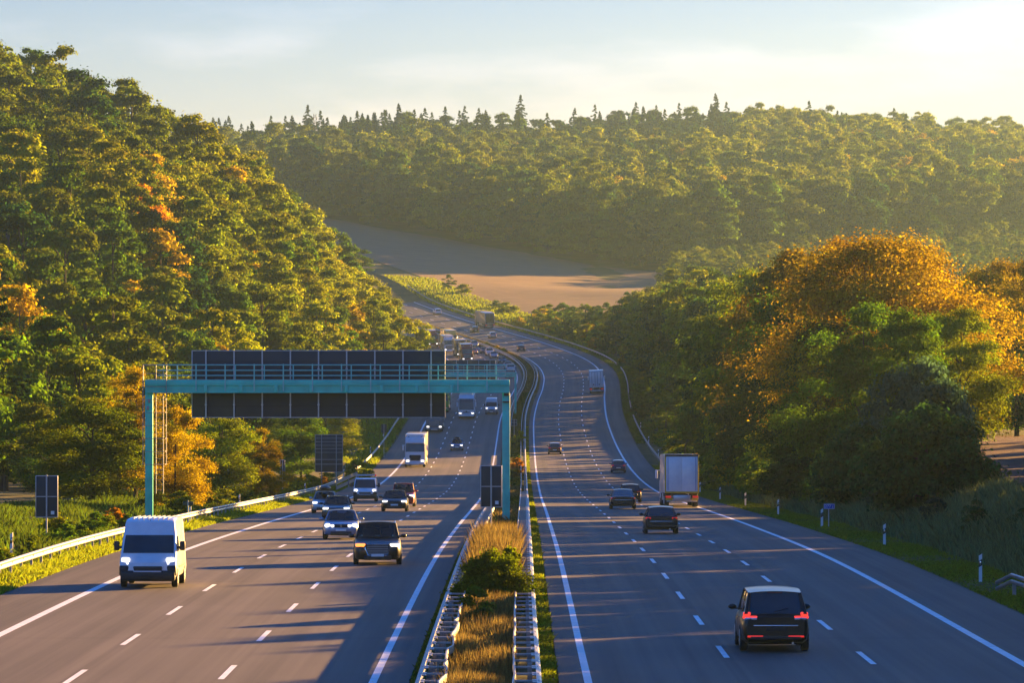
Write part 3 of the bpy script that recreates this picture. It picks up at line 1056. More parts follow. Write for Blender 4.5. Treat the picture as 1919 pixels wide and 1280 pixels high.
TPX = [960, 1000, 1050, 1110, 1160, 1200, 1240, 1290, 1330, 1390, 1440]
TPY = [598, 578, 556, 566, 560, 532, 520, 500, 464, 490, 455]
ZN = ['', 'beside the far bend', 'opposite the service road', 'beside the dark straight', 'by the sunlit strip of road', 'above the lorry']
RT = []
rs = random.Random(5)
d = 385.0
while d < 1420:
    row = [19.5, 24, 30, 38] if d < 1150 else [19.5, 25.5, 33]
    for u in row:
        dd, uu = d + rs.uniform(-4, 4), u + rs.uniform(-1.6, 1.6)
        g = gpt(dd, uu)
        px = 960 + g[0] / dd * F
        if px < 880 or px > 1460 or 1008 < dd < 1034 and uu < 34:
            continue
        top = CZ + (600 - float(np.interp(px, TPX, TPY))) / F * dd
        H = (top - g[2]) * rs.uniform(0.66, 1.0)
        gapz = 612 < dd < 700
        if gapz:
            H = rs.uniform(1.6, 2.8)
        if u == 19.5:
            H = min(H, rs.uniform(1.5, 6.5) if dd < 1000 else rs.uniform(1.5, 5))
        if dd > 1150:
            H = min(H, float(np.interp(dd, [1150, 1250, 1300, 1420], [9, 7, 4, 2.6])) * rs.uniform(0.6, 1.1))
        H = min(H, 17)
        if H < 1.3:
            continue
        cn = rs.choice(['dark green', 'green', 'green', 'olive green', 'olive green', 'yellow green'] + (['golden yellow'] if H < 5 else []))
        zn = ZN[1] if dd > 1100 else ZN[2] if dd > 960 else ZN[3] if dd > 700 else ZN[4] if dd > 560 else ZN[5]
        if H < 4.2:
            plant('bush%d' % rs.randrange(3), (g[0], g[1], g[2] - 0.1), rs.uniform(0, 6.28), min(2.2, H / 2.6 * rs.uniform(0.9, 1.4)), COL[cn], '%s shrub on the right verge %s' % (cn, zn), '%s shrubs %s' % (cn, zn), 'shrub', sz=H / 2.6)
        else:
            RT.append((dd, g, 'hill%d' % rs.randrange(6), rs.uniform(0, 6.28), (0.25 + 0.75 * H / 15.5) * rs.uniform(0.85, 1.1), cn, zn, H / 15.5))
    d += 6.5 if d < 700 else 8.5

cov = np.zeros((GH, GW), bool)
RT.sort(key=lambda t: t[0])
seenl = []
for t in RT:
    dd, g, key, rz, sc, cn, zn, sz = t
    H, Rr = TREES[key][2] * sz, TREES[key][3] * sc
    kx = F / dd / 3.0
    cx, cyp = GW / 2 + g[0] * kx, 200 - (g[2] + H * 0.55 - CZ) * kx
    m = (((xx - cx) / (Rr * kx * 1.05)) ** 2 + ((yy - cyp) / (H * 0.47 * kx)) ** 2) < 1
    seenl.append(int((m & ~cov).sum()))
    cov |= (((xx - cx) / (Rr * kx * 0.8)) ** 2 + ((yy - cyp) / (H * 0.4 * kx)) ** 2) < 1
cut = sorted(seenl)[-min(95, len(seenl))]
for t, sn in zip(RT, seenl):
    dd, g, key, rz, sc, cn, zn, sz = t
    if sn >= max(cut, 8):
        plant(key, (g[0], g[1], g[2] - 0.3), rz, sc, COL[cn], '%s tree on the right bank %s' % (cn, zn), '%s trees on the right %s' % (cn, zn), sz=sz)
    else:
        STUFF.append(((g[0], g[1], g[2]), key, sz, cn, rz))
print('right trees', len(RT))

# shrubs beside the far carriageway on the bank in front of the field, and in the far median
for k, (px, d, H, wd, cn, lab) in enumerate([
        (840, 1452, 4.6, 4.2, 'green', 'single round green tree on the far bank in front of the ploughed field'),
        (868, 1440, 2.6, 6, 'yellow green', 'sunlit yellow-green shrub on the far bank left of the tan trailer'),
        (948, 1352, 3.2, 6, 'yellow green', 'sunlit yellow-green shrub just right of the tan trailer'),
        (930, 1372, 2.4, 4, 'olive green', 'low olive shrub peeping out behind the tan trailer'),
        (675, 1500, 8.5, 9, 'green', 'rounded green tree at the edge of the ploughed field by the left wood'),
        (655, 1490, 7.5, 8, 'yellow green', 'yellow-green tree between the left wood and the ploughed field')]):
    road_tree('bush%d' % (k % 3) if H < 4 else 'hill%d' % (k % 6), px, d, H, wd, cn, lab, cat='shrub' if H < 4 else 'tree')
# median
road_tree('bigbush', 921, 158, 2.1, 2.35, 'olive green', 'leafy green bush in the near median between the two guard rails', cat='shrub', mul=1.0, rz=1)
road_tree('bush1', 907, 141, 1.1, 1.35, 'dark green', 'low dark green bush in the median in front of the dry grass', cat='shrub')
road_tree('bush2', 945, 171, 1.9, 1.5, 'olive green', 'tall loose olive shrub among the golden grass behind the leafy median bush', cat='shrub', mul=0.9)
road_tree('bush0', 893, 149, 1.35, 1.3, 'green', 'small green shrub leaning over the left median rail', cat='shrub')
road_tree('bush1', 938, 128, 0.75, 1.0, 'rust red', 'low rust-red shrub in the dry grass at the near end of the median', cat='shrub', mul=0.7)
road_tree('bush2', 975, 690, 2.4, 1.7, 'yellow green', 'yellow-green bush in the median behind the small sign back', cat='shrub')
road_tree('bush0', 969, 590, 1.7, 2.1, 'orange', 'bright orange bush in the median right of the gantry leg', cat='shrub')
road_tree('bush1', 968, 555, 1.2, 1.9, 'orange', 'low rust-orange bush in the median right of the gantry leg', cat='shrub', mul=0.8)
for k, d in enumerate((1155, 1175, 1200, 1330, 1345, 1362, 1380)):
    g = gpt(d, -2.6)
    plant('bush%d' % (k % 3), g, k, 0.62, COL['golden yellow' if k % 2 else 'olive green'], ('golden' if k % 2 else 'olive') + ' low shrub in the far median between the bend guard rails', 'shrubs in the far median', 'shrub', sz=0.45)
# left verge shrubs behind the rail
rs = random.Random(21)
for k in range(34):
    d = 255 + k * 9.5 + rs.uniform(-3, 3)
    u = rs.uniform(-24.5, -22.6) - (2.5 if k % 3 == 0 else 0)
    cn = rs.choice(['orange', 'golden yellow', 'yellow green', 'olive green', 'olive green'])
    g = gpt(d, u)
    s_ = rs.uniform(0.25, 0.62)
    plant('bush%d' % (k % 3), g, rs.uniform(0, 6.2), s_ * 1.25, np.array(COL[cn]) * 0.85, '%s low shrub behind the left guard rail' % cn, '%s shrubs behind the left guard rail' % cn, 'shrub', sz=s_)
rs = random.Random(22)
for k in range(12):
    d = 190 + k * 7 + rs.uniform(-2, 2)
    cn = rs.choice(['yellow green', 'olive green', 'green'])
    g = gpt(d, rs.uniform(-24.2, -22.2))
    s_ = rs.uniform(0.3, 0.55)
    plant('bush%d' % (k % 3), g, rs.uniform(0, 6.2), s_, np.array(COL[cn]), '%s bramble bush between the left guard rail and the meadow' % cn, '%s brambles by the near left guard rail' % cn, 'shrub', sz=s_ * 0.9)
# right bank shrubs
rs = random.Random(23)
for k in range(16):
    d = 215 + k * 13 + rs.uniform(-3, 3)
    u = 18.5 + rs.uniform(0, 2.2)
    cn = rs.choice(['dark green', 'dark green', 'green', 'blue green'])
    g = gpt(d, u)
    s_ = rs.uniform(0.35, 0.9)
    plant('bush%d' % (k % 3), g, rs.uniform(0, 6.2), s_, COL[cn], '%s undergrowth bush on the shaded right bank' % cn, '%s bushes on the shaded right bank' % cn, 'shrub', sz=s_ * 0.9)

# ---- the wood on the far hill: one mass of instances plus the hill trees past the first 245
SPEC = [('hill0', 'green'), ('hill1', 'olive green'), ('hill2', 'yellow green'), ('hill3', 'golden yellow'), ('hill4', 'dark green'), ('con0', 'dark green'), ('con1', 'blue green'), ('hill5', 'olive green')]
def rep_crown(key, cn):
    e = TREES[key][0]
    want = np.array(COL[cn])
    best = None
    me = [c for c in e.children if c.name.startswith('crown')][0].data
    for o in C.objects:
        if o.type == 'MESH' and o.data == me:
            q = float(np.abs(np.array(o.color[:3]) - want).sum())
            if best is None or q < best[0]:
                best = (q, o)
    return best[1]
P, I, SCL, ROT = [], [], [], []
rf = np.random.default_rng(3)
for x in np.arange(-175, 320, 10.0):
    dst = float(dfoot(x)) + 1
    dmax = 2700
    d = dst
    while d < dmax:
        X, D = x + rf.uniform(-2.8, 2.8), d + rf.uniform(-3, 3)
        if abs(X / D) < 0.125:
            z = float(ground(D, X - float(xr(D))))
            edge = (D - dst) < 60
            ridge = D > 2300
            r = rf.random()
            right = np.clip((X / D) / 0.1, -1, 1)  # trees turn yellower to the right, leaf colour standing in for sun glow
            if ridge and -0.75 < right < 0.45:
                k = 5 if r < 0.38 else 6 if r < 0.66 else 4 if r < 0.88 else 0
            elif edge:
                k = 0 if r < 0.35 else 4 if r < 0.6 else 1 if r < 0.9 else 7
            else:
                k = 3 if r < 0.06 + 0.10 * right else 2 if r < 0.20 + 0.26 * right else 5 if r < 0.34 + 0.22 * right else 1 if r < 0.62 else 0 if r < 0.82 else 4 if r < 0.9 else 7
            P.append((X, D, z - 1.0))
            I.append(k)
            SCL.append(rf.uniform(0.7, 1.3) * (1.62 if edge else 1.45) * (rf.uniform(0.68, 1.0) if k in (5, 6) else 1))
            ROT.append(rf.uniform(0, 6.28))
        d += rf.uniform(9, 15)
for x in np.arange(48, 330, 6.5):
    d = 1500.0 + rf.uniform(0, 8)
    while d < float(dfoot(x)):
        if x < 60 and d > 1560 or abs(x / d) > 0.125:
            d += 9
            continue
        X, D = x + rf.uniform(-2.5, 2.5), d
        P.append((X, D, float(ground(D, X - float(xr(D)))) - 0.5))
        I.append(int(rf.choice([0, 1, 2, 4, 7])))
        SCL.append(rf.uniform(0.4, 0.62))
        ROT.append(rf.uniform(0, 6.28))
        d += rf.uniform(7, 11)
for g, key, sc, cn, rz in STUFF:
    P.append((g[0], g[1], g[2] - 0.3))
    c_ = [i for i, s_ in enumerate(SPEC) if s_[1] == cn]
    I.append(c_[0] if c_ else 1)
    SCL.append(sc)
    ROT.append(rz)
print('forest instances', len(P))
me = bpy.data.meshes.new('forest')
me.vertices.add(len(P))
me.vertices.foreach_set('co', np.array(P, np.float32).ravel())
for nm, ty, arr in (('kindno', 'INT', np.array(I, np.int32)), ('scl', 'FLOAT', np.array(SCL, np.float32)), ('rot', 'FLOAT', np.array(ROT, np.float32))):
    a = me.attributes.new(nm, ty, 'POINT')
    a.data.foreach_set('value', arr)
forest = link(bpy.data.objects.new('forest', me))
tag(forest, kind='stuff')
ng = bpy.data.node_groups.new('forest', 'GeometryNodeTree')
ng.interface.new_socket('Geometry', in_out='INPUT', socket_type='NodeSocketGeometry')
ng.interface.new_socket('Geometry', in_out='OUTPUT', socket_type='NodeSocketGeometry')
gi, go = ng.nodes.new('NodeGroupInput'), ng.nodes.new('NodeGroupOutput')
jn = ng.nodes.new('GeometryNodeJoinGeometry')
def attr(name, ty):
    n = ng.nodes.new('GeometryNodeInputNamedAttribute')
    n.data_type = ty
    n.inputs['Name'].default_value = name
    return [s_ for s_ in n.outputs if s_.enabled and s_.name == 'Attribute'][0]
ak, as_, ar = attr('kindno', 'INT'), attr('scl', 'FLOAT'), attr('rot', 'FLOAT')
cx_ = ng.nodes.new('ShaderNodeCombineXYZ')
ng.links.new(ar, cx_.inputs['Z'])
for i, (key, cn) in enumerate(SPEC):
    oi = ng.nodes.new('GeometryNodeObjectInfo')
    oi.transform_space = 'ORIGINAL'
    oi.inputs['Object'].default_value = rep_crown(key, cn)
    oi.inputs['As Instance'].default_value = True
    cp = ng.nodes.new('FunctionNodeCompare')
    cp.data_type = 'INT'
    cp.operation = 'EQUAL'
    ng.links.new(ak, cp.inputs[2])
    cp.inputs[3].default_value = i
    ip = ng.nodes.new('GeometryNodeInstanceOnPoints')
    ng.links.new(gi.outputs[0], ip.inputs['Points'])
    ng.links.new(cp.outputs[0], ip.inputs['Selection'])
    ng.links.new(oi.outputs['Geometry'], ip.inputs['Instance'])
    ng.links.new(cx_.outputs[0], ip.inputs['Rotation'])
    ng.links.new(as_, ip.inputs['Scale'])
    sa = ng.nodes.new('GeometryNodeStoreNamedAttribute')
    sa.data_type = 'FLOAT_COLOR'
    sa.domain = 'INSTANCE'
    sa.inputs['Name'].default_value = 'leafcol'
    [q for q in sa.inputs if q.name == 'Value' and q.enabled][0].default_value = tuple(COL[cn]) + (1,)
    ng.links.new(ip.outputs[0], sa.inputs['Geometry'])
    ng.links.new(sa.outputs[0], jn.inputs[0])
ng.links.new(jn.outputs[0], go.inputs[0])
md = forest.modifiers.new('forest', 'NODES')
md.node_group = ng

# ------------------------------------------------------------------ grass
def blades(name, pts, h, wd, mat, label, seed, lean=0.35):
    rng = np.random.default_rng(seed)
    P = np.asarray(pts, float)
    n = len(P)
    a = rng.uniform(0, 6.28, n)
    hh = h * rng.uniform(0.45, 1.25, n) if np.isscalar(h) else np.asarray(h) * rng.uniform(0.6, 1.2, n)
    ww = wd * rng.uniform(0.6, 1.4, n)
    T = np.stack([np.cos(a), np.sin(a), np.zeros(n)], 1)
    ln = rng.normal(0, lean, (n, 2)) * hh[:, None]
    up = np.stack([ln[:, 0], ln[:, 1], hh], 1)
    mid = P + up * 0.55 * np.array([0.6, 0.6, 1])
    V = np.stack([P - T * ww[:, None] * 0.5, P + T * ww[:, None] * 0.5, mid + T * ww[:, None] * 0.4, P + up, mid - T * ww[:, None] * 0.4], 1).reshape(-1, 3)
    Q = np.arange(5 * n).reshape(n, 5)
    o = np_mesh(name, V, Q, mat, tint=np.repeat(np.clip(rng.normal(0.5, 0.24, n), 0, 1), 5))
    return tag(o, label, 'grass', kind='stuff')

def scatter(n, d0, d1, u0, u1, seed, z='ground', dpow=1.5):
    rng = np.random.default_rng(seed)
    t = rng.uniform(0, 1, n) ** dpow
    d = d0 + (d1 - d0) * t
    u = u0 + (u1 - u0) * rng.uniform(0, 1, n)
    return np.stack([xr(d) + u, d, ground(d, u) - 0.03], 1), d, u

p, d, u = scatter(60000, 105, 620, -21.6, -19.95, 1)
blades('verge_grass', p, 0.10 + 0.20 * np.abs(np.sin(d * 0.35) * np.sin(d * 0.11)) + 0.12 * (u < -20.8), 0.07, M_gr1, 'bright yellow-green grass strip under the left guard rail', 2)
p, d, u = scatter(52000, 150, 480, -34, -21.7, 3)
blades('meadow_grass', p, 0.35 + 0.55 * np.clip(np.sin(d * 0.13 + u * 0.5) * np.sin(u * 0.8 + d * 0.05), 0, 1), 0.08, M_gr3, 'tall weedy grass behind the left guard rail', 4)
p, d, u = scatter(70000, 105, 620, 14.5, 17.4, 5)
blades('mown_grass', p, 0.11 + 0.05 * np.sin(d * 0.2), 0.085, M_gr1, 'short mown grass along the right hard shoulder', 6)
p, d, u = scatter(60000, 105, 480, 17.2, 24.5, 7)
blades('bank_grass', p, 0.5 + 0.35 * np.abs(np.sin(d * 0.09 + u)), 0.055, M_gr2, 'long pale grass on the bank right of the road', 8)
p, d, u = scatter(20000, 700, 1150, 14.6, 18.2, 9, dpow=1)
blades('verge_grass', p, 0.3, 0.16, M_gr3, 'grass behind the far right guard rail', 10)
p, d, u = scatter(26000, 620, 1400, -27, -20.1, 11, dpow=1)
blades('verge_grass', p, 0.45, 0.2, M_gr1, 'grass between the far left guard rail and the wood', 12)
p, d, u = scatter(44000, 106, 215, -3.4, -1.88, 13, dpow=1.3)
hh = 0.55 + 0.85 * sstep(160, 182, d) * (1 - 0.5 * sstep(205, 215, d)) + 0.30 * np.abs(np.sin(d * 0.21 + u))
blades('dry_grass', p, hh, 0.035, M_dry, 'tall golden dry grass between the median guard rails', 14, lean=0.16)
p, d, u = scatter(24000, 215, 900, -3.4, -1.85, 15, dpow=1.2)
blades('median_grass', p, 0.42, 0.1, M_gr3, 'green and brown grass in the middle of the median', 16)
p, d, u = scatter(9000, 215, 760, -3.3, -1.9, 17, dpow=1)
k = np.sin(d * 0.045) > -0.1
blades('dry_grass', p[k], 0.65, 0.07, M_dry, 'tufts of rusty dry grass further along the median', 18)
p, d, u = scatter(20000, 106, 760, -1.22, -0.76, 19, dpow=1.6)
blades('kerb_grass', p, 0.16 + 0.08 * np.sin(d * 0.5), 0.06, M_gr1, 'narrow green grass strip between median rail and right carriageway', 20)
p, d, u = scatter(9000, 106, 500, -4.42, -4.1, 21, dpow=1.6)
blades('kerb_grass', p, 0.13, 0.06, M_gr3, 'narrow dark grass strip between left carriageway and median rail', 22)
p, d, u = scatter(16000, 900, 1420, -3.9, -1.0, 23, dpow=1)
blades('median_grass', p, 0.5, 0.22, M_dry, 'brown grass in the far curving median', 24)
p, d, u = scatter(16000, 1150, 1500, 14.8, 30, 25, dpow=1)
blades('bank_grass', p, 0.6, 0.3, M_gr1, 'sunlit yellow-green grass on the far bank below the field', 26)

# ------------------------------------------------------------------ guard rails
def sweep(mb, prof, us, ds, zf):
    """profile (across, up) carried along the alignment at offset us"""
    G = []
    for d in ds:
        x0 = float(xr(d)) + us
        z0 = float(zf(d, us))
        G.append([(x0 + a, d, z0 + b) for a, b in prof])
    mb.grid(G, close=True, caps=True)

W = [(0.0, 0.44), (0.05, 0.47), (0.055, 0.53), (0.0, 0.57), (0.0, 0.62), (0.055, 0.66), (0.05, 0.72), (0.0, 0.75), (-0.012, 0.75), (0.035, 0.715), (0.04, 0.665), (-0.012, 0.625), (-0.012, 0.565), (0.04, 0.525), (0.035, 0.475), (-0.012, 0.44)]
Wl = [(-a, b) for a, b in W]
def rail_ds(d0, d1):
    return list(np.arange(d0, d1, 6.0)) + [d1]
POSTMESH = {}
def rail(label, u, side, d0, d1, step=4.0, maxp=60, nodes=None):
    """single-sided W-beam rail on posts. side +1: beam faces +x"""
    root = thing('guard_rail', label, 'guard rail', (0, 0, 0))
    mb = MB()
    sweep(mb, W if side > 0 else Wl, u + 0.07 * side, rail_ds(d0, d1), ground)
    mb.build('rail_beam', M_galv, root, ang=60)
    if 'p' not in POSTMESH:
        q = MB().box((0, 0, 0.2), (0.1, 0.06, 1.0)).box((0, 0, 0.6), (0.2, 0.05, 0.14)).build('post', M_galv, root)
        POSTMESH['p'] = q
        first = True
    else:
        first = False
    rest = MB()
    for k, d in enumerate(np.arange(d0 + 1, d1, step)):
        g = gpt(d, u)
        if k < maxp:
            q = POSTMESH['p'] if first and k == 0 else POSTMESH['p'].copy()
            if not (first and k == 0):
                C.objects.link(q)
            q.parent = root
            q.location = g
        else:
            rest.box((g[0], g[1], g[2] + 0.25), (0.1, 0.06, 0.9))
    if rest.v:
        tag(rest.build('post', M_galv, root), kind='stuff')
    return root
rail('long steel guard rail on the left verge, bright in the low sun', -21.25, 1, 108, 560)
rail('guard rail continuing along the left verge past the direction board', -21.35, 1, 566, 1160, 6, 40)
rail('guard rail on the right of the far straight, ending at the service road', 15.9, -1, 560, 1006, 6, 60)
rail('guard rail curving round the far right bend beneath the trees', 15.9, -1, 1032, 1460, 8, 30)

def end_rail(label, pts, hz):
    root = thing('guard_rail', label, 'guard rail')
    mb = MB()
    for (a, b) in hz:
        G = [[(p[0] + dx, p[1], p[2] + z) for dx, z in ((0, a), (-0.05, a + 0.03), (-0.05, b - 0.03), (0, b), (0.02, b), (0.02, a))] for p in pts]
        mb.grid(G, close=True, caps=True)
    mb.build('rail_beam', M_galv, root, ang=50)
    for p in pts[1:]:
        MB().box((p[0] + 0.1, p[1], p[2] + 0.1), (0.12, 0.12, 0.85)).build('post', M_galv, root)
p_ = []
for px, d, dz in ((1868, 172.5, -0.28), (1896, 172, 0.0), (1925, 168, -0.02), (1975, 163, 0), (2030, 158, 0)):
    g = gpt(d, px_u(px, d))
    p_.append((g[0], g[1], rpt(d, 14.4)[2] + dz))
end_rail('sloping end of a double guard rail at the right edge, beside the last delineator post', p_, [(0.44, 0.58), (0.66, 0.80)])
p_ = []
for px, d, dz in ((631, 486, 0.3), (652, 500, 0.6), (670, 512, 0.85)):
    g = gpt(d, px_u(px, d))
    p_.append((g[0], g[1], rpt(d, -19)[2] + dz))
end_rail('short slanting double rail end behind the left guard rail, right of the blank direction board', p_, [(-0.1, 0.25), (0.45, 0.8)])

def median_rail(label, u_out, u_in, d0, d1, wob):
    """broad double median rail: outer box beam, inner thin beam, ladder of spacer bars on posts"""
    root = thing('guard_rail', label, 'guard rail')
    s = 1 if u_out < u_in else -1
    ds = rail_ds(d0, d1)
    mb = MB()
    sweep(mb, Wl if s > 0 else W, u_out, ds, zroad)
    sweep(mb, [(0, 0.75), (0.05 * s, 0.78), (0.07 * s, 0.78), (0.07 * s, 0.74), (0.05 * s, 0.72)], u_out, ds, zroad)
    mb.build('outer_beam', M_galv, root, ang=60)
    mb = MB()
    G = []
    rw = random.Random(4)
    for d in np.arange(d0, min(d1, 320), 1.33):
        w_ = wob * (rw.uniform(-1, 1) * 0.075) * (1 if d < 140 else 0.35)
        x0 = float(xr(d)) + u_in + w_
        z0 = float(zroad(d, u_in))
        G.append([(x0 + a, d, z0 + b) for a, b in ((-0.025, 0.62), (0.025, 0.62), (0.03, 0.72), (0.02, 0.80), (-0.02, 0.80), (-0.03, 0.72))])
    mb.grid(G, close=True, caps=True)
    if d1 > 322:
        sweep(mb, [(-0.025, 0.6), (0.025, 0.6), (0.03, 0.8), (-0.03, 0.8)], u_in, rail_ds(321, d1), zroad)
    mb.build('inner_beam', M_galv, root, ang=60)
    bar = None
    rest = MB()
    wd = abs(u_in - u_out) - 0.02
    for k, d in enumerate(np.arange(d0 + 0.6, min(d1, 420), 2.66)):
        g = rpt(d, (u_in + u_out) / 2)
        if k < 100:
            if bar is None:
                bar = MB().box((0, 0, 0.755), (wd, 0.10, 0.045)).box((-wd * 0.36 * s, 0, 0.755), (0.15, 0.9, 0.025)).build('spacer_bar', M_galv, root)
                q = bar
            else:
                q = bar.copy()
                C.objects.link(q)
            q.location = g
        else:
            rest.box((g[0], g[1], g[2] + 0.755), (wd, 0.10, 0.045))
    if rest.v:
        tag(rest.build('spacer_bar', M_galv, root), kind='stuff')
    posts = MB()
    for k, d in enumerate(np.arange(d0 + 1, d1, 4.0)):
        g = rpt(d, u_out + 0.2 * s)
        posts.box((g[0], g[1], g[2] + 0.3), (0.1, 0.1, 0.9))
    tag(posts.build('post', M_galv, root), kind='stuff')
median_rail('broad ladder-like median guard rail beside the left carriageway, its inner edge dented', -4.02, -3.46, 105, 1440, 1.0)
median_rail('broad ladder-like median guard rail beside the right carriageway, straight and undamaged', -1.26, -1.84, 105, 1440, 0.3)

# ------------------------------------------------------------------ delineator posts
DL = None
def delineator(d, u, label, group, rz=0.0, zo=0.0):
    global DL
    g = gpt(d, u)
    if DL is None:
        root = bpy.data.objects.new('delineator_post', None)
        C.objects.link(root)
        MB().prism([(-0.06, -0.2), (0.06, -0.2), (0.06, 0.62), (-0.06, 0.55)], -0.06, 0.06).build('shaft', M_white, root, smooth=False)
        b = MB().prism([(-0.06, 0.552), (0.06, 0.622), (0.06, 0.86), (-0.06, 0.79)], -0.06, 0.06).build('band', M_blackp, root, smooth=False)
        MB().box((0, -0.066, 0.71), (0.055, 0.012, 0.15), 0.004).build('reflector', M_chrome, b)
        MB().prism([(-0.06, 0.792), (0.06, 0.862), (0.06, 1.06), (-0.06, 0.98)], -0.06, 0.06).build('cap', M_white, root, smooth=False)
        DL = root
        o = root
    else:
        o = copy_tree(DL)
    o.location = (g[0], g[1], g[2] + zo)
    o.rotation_euler = (0, 0, rz)
    return tag(o, label, 'delineator', group)
NR = ['nearest right-hand delineator post, by the double guard rail end', 'second right-hand delineator post, alone on the mown strip in front of the pale grass', 'right-hand delineator post under the blue kilometre sign',
      'right-hand delineator post just beyond the kilometre sign', 'right-hand delineator post beside dark undergrowth, midway to the lorry', 'right-hand delineator post close right of the lorry', 'right-hand delineator post half hidden by the lorry trailer']
for k in range(7):
    delineator(184.5 + 49 * k, 15.55, NR[k], 'delineator posts on the right', 0.04 * ((k * 7) % 5 - 2))
for k, (px, d, lb) in enumerate(((22, 214, 'nearest left-hand delineator post behind the bright guard rail'), (357, 292, 'left-hand delineator post with a small dark board, right of the white van roof'), (449, 365, 'left-hand delineator post right of the first small sign back'), (517, 418, 'left-hand delineator post left of the yellow bush'), (572, 470, 'left-hand delineator post left of the blank direction board'))):
    delineator(d, px_u(px, d), lb, 'delineator posts on the left')
for k, d in enumerate((600, 650, 700, 750)):
    delineator(d, 16.3, 'tiny white delineator post along the far right guard rail', 'far delineator posts by the right rail')
for k, d in enumerate((560, 610, 660, 720)):
    delineator(d, -22.0, 'tiny white delineator post along the far left guard rail', 'far delineator posts by the left rail')

# ------------------------------------------------------------------ traffic signs seen from behind
def sign_back(name, label, px, d, cz, wd, ht, base_z=None, frame=True, mid=True, posts=(0,), group=None, u=None, sticker=False, rz=0.0):
    u = px_u(px, d) if u is None else u
    g = gpt(d, u)
    root = thing(name, label, 'road sign', g, (0, 0, rz), group)
    zc = cz - g[2]
    MB().box((0, 0.03, zc), (wd, 0.03, ht), 0.012).build('sign_board', M_board, root)
    if frame:
        fr = MB()
        t = 0.035
        for sx in (-1, 1):
            fr.box((sx * (wd / 2 + t / 2), 0.03, zc), (t, 0.06, ht + 2 * t), 0.01)
        for sz in (-1, 1):
            fr.box((0, 0.03, zc + sz * (ht / 2 + t / 2)), (wd, 0.06, t), 0.01)
        if mid:
            fr.box((0, 0.005, zc), (wd * 0.98, 0.025, 0.035))
        fr.build('frame', M_alu, root)
    if sticker:
        MB().box((wd * 0.28, 0.012, zc - ht * 0.40), (0.16, 0.006, 0.16)).build('label_plate', M_white, root)
    for p in posts:
        MB().tube([(p * wd, -0.035, -0.5), (p * wd, -0.035, zc + ht / 2 + 0.07)], 0.038, 10).build('post', M_alu, root)
    return root
def zpx(py, d):
    return CZ + (600 - py) / F * d
sign_back('traffic_sign', 'tall grey sign back on one post at the far left, beside the near guard rail', 88, 226, zpx(931, 226), 0.96, 1.86, sticker=True)
sign_back('traffic_sign', 'tall grey sign back on one post in the median, in front of the gantry leg', 921, 226, zpx(912, 226), 0.92, 1.86, sticker=True)
sign_back('marker_board', 'narrow blue-grey sign back on a post under the thin olive tree', 428, 405, zpx(885, 405), 0.72, 1.2, frame=False)
sign_back('marker_board', 'narrow framed sign back above the yellow bush on the left verge', 530, 455, zpx(882, 455), 0.40, 1.9)
sign_back('marker_board', 'small sign back on a thin post beside the upper left guard rail', 720, 650, zpx(803, 650), 0.72, 1.1, frame=False)
sign_back('traffic_sign', 'small square sign back in the median beneath the yellow-green bush', 964, 700, zpx(792, 700), 0.75, 0.8)
sign_back('marker_board', 'small dark board mounted low beside a left-hand delineator post', 353, 290, zpx(944, 290), 0.62, 0.24, frame=False)
sign_back('marker_board', 'small blue sign back right of the far straight by the guard rail', 1193, 800, zpx(774, 800), 0.62, 0.3, frame=False)
# blank direction board with two posts and a joint
d = 500
o = sign_back('direction_board', 'large blank direction board back on two posts, on the left verge beside the guard rail', 617, d, zpx(850, d), 2.75, 3.75, mid=False, posts=(-0.27, 0.27))
fr = MB()
zc = zpx(850, d) - o.location[2]
fr.box((0, 0.0, zc - 0.62), (2.8, 0.03, 0.05)).box((0, 0.0, zc - 1.1), (2.8, 0.03, 0.05))
for q in range(5):
    fr.box((0, 0.0, zc + 0.1 + q * 0.36), (2.7, 0.02, 0.03))
fr.build('stiffener', M_alu, o)

# blue kilometre sign
d = 281
g = gpt(d, px_u(1554.5, d))
o = thing('kilometre_sign', 'small blue kilometre sign reading 277 and a small 5, above a delineator post', 'road sign', g)
zc = zpx(949.5, d) - g[2]
MB().tube([(-0.03, 0.05, -0.4), (-0.03, 0.05, zc + 0.1)], 0.03, 8).build('post', M_alu, o)
bd = MB().box((0, 0, zc), (0.62, 0.03, 0.30), 0.014).build('sign_board', M_blue, o)
fr = MB()
for sx in (-1, 1):
    fr.box((sx * 0.285, -0.018, zc), (0.022, 0.006, 0.26))
for sz in (-1, 1):
    fr.box((0, -0.018, zc + sz * 0.125), (0.57, 0.006, 0.022))
fr.build('border', M_white, bd)
def text(body, size, loc, mat, parent, rot=(R(90), 0, 0), name='lettering'):
    cu = bpy.data.curves.new(name, 'FONT')
    cu.body = body
    cu.size = size
    cu.extrude = 0.002
    cu.align_x = 'CENTER'
    cu.align_y = 'CENTER'
    cu.materials.append(mat)
    t = bpy.data.objects.new(name, cu)
    link(t, parent)
    dg_ = bpy.context.evaluated_depsgraph_get()
    me = bpy.data.meshes.new_from_object(t.evaluated_get(dg_))
    bpy.data.objects.remove(t)
    t = link(bpy.data.objects.new(name, me), parent)
    t.location = loc
    t.rotation_euler = rot
    return t
t = text('277', 0.235, (-0.075, -0.019, zc), M_white, bd)
t = text('5', 0.16, (0.19, -0.019, zc - 0.03), M_white, bd)

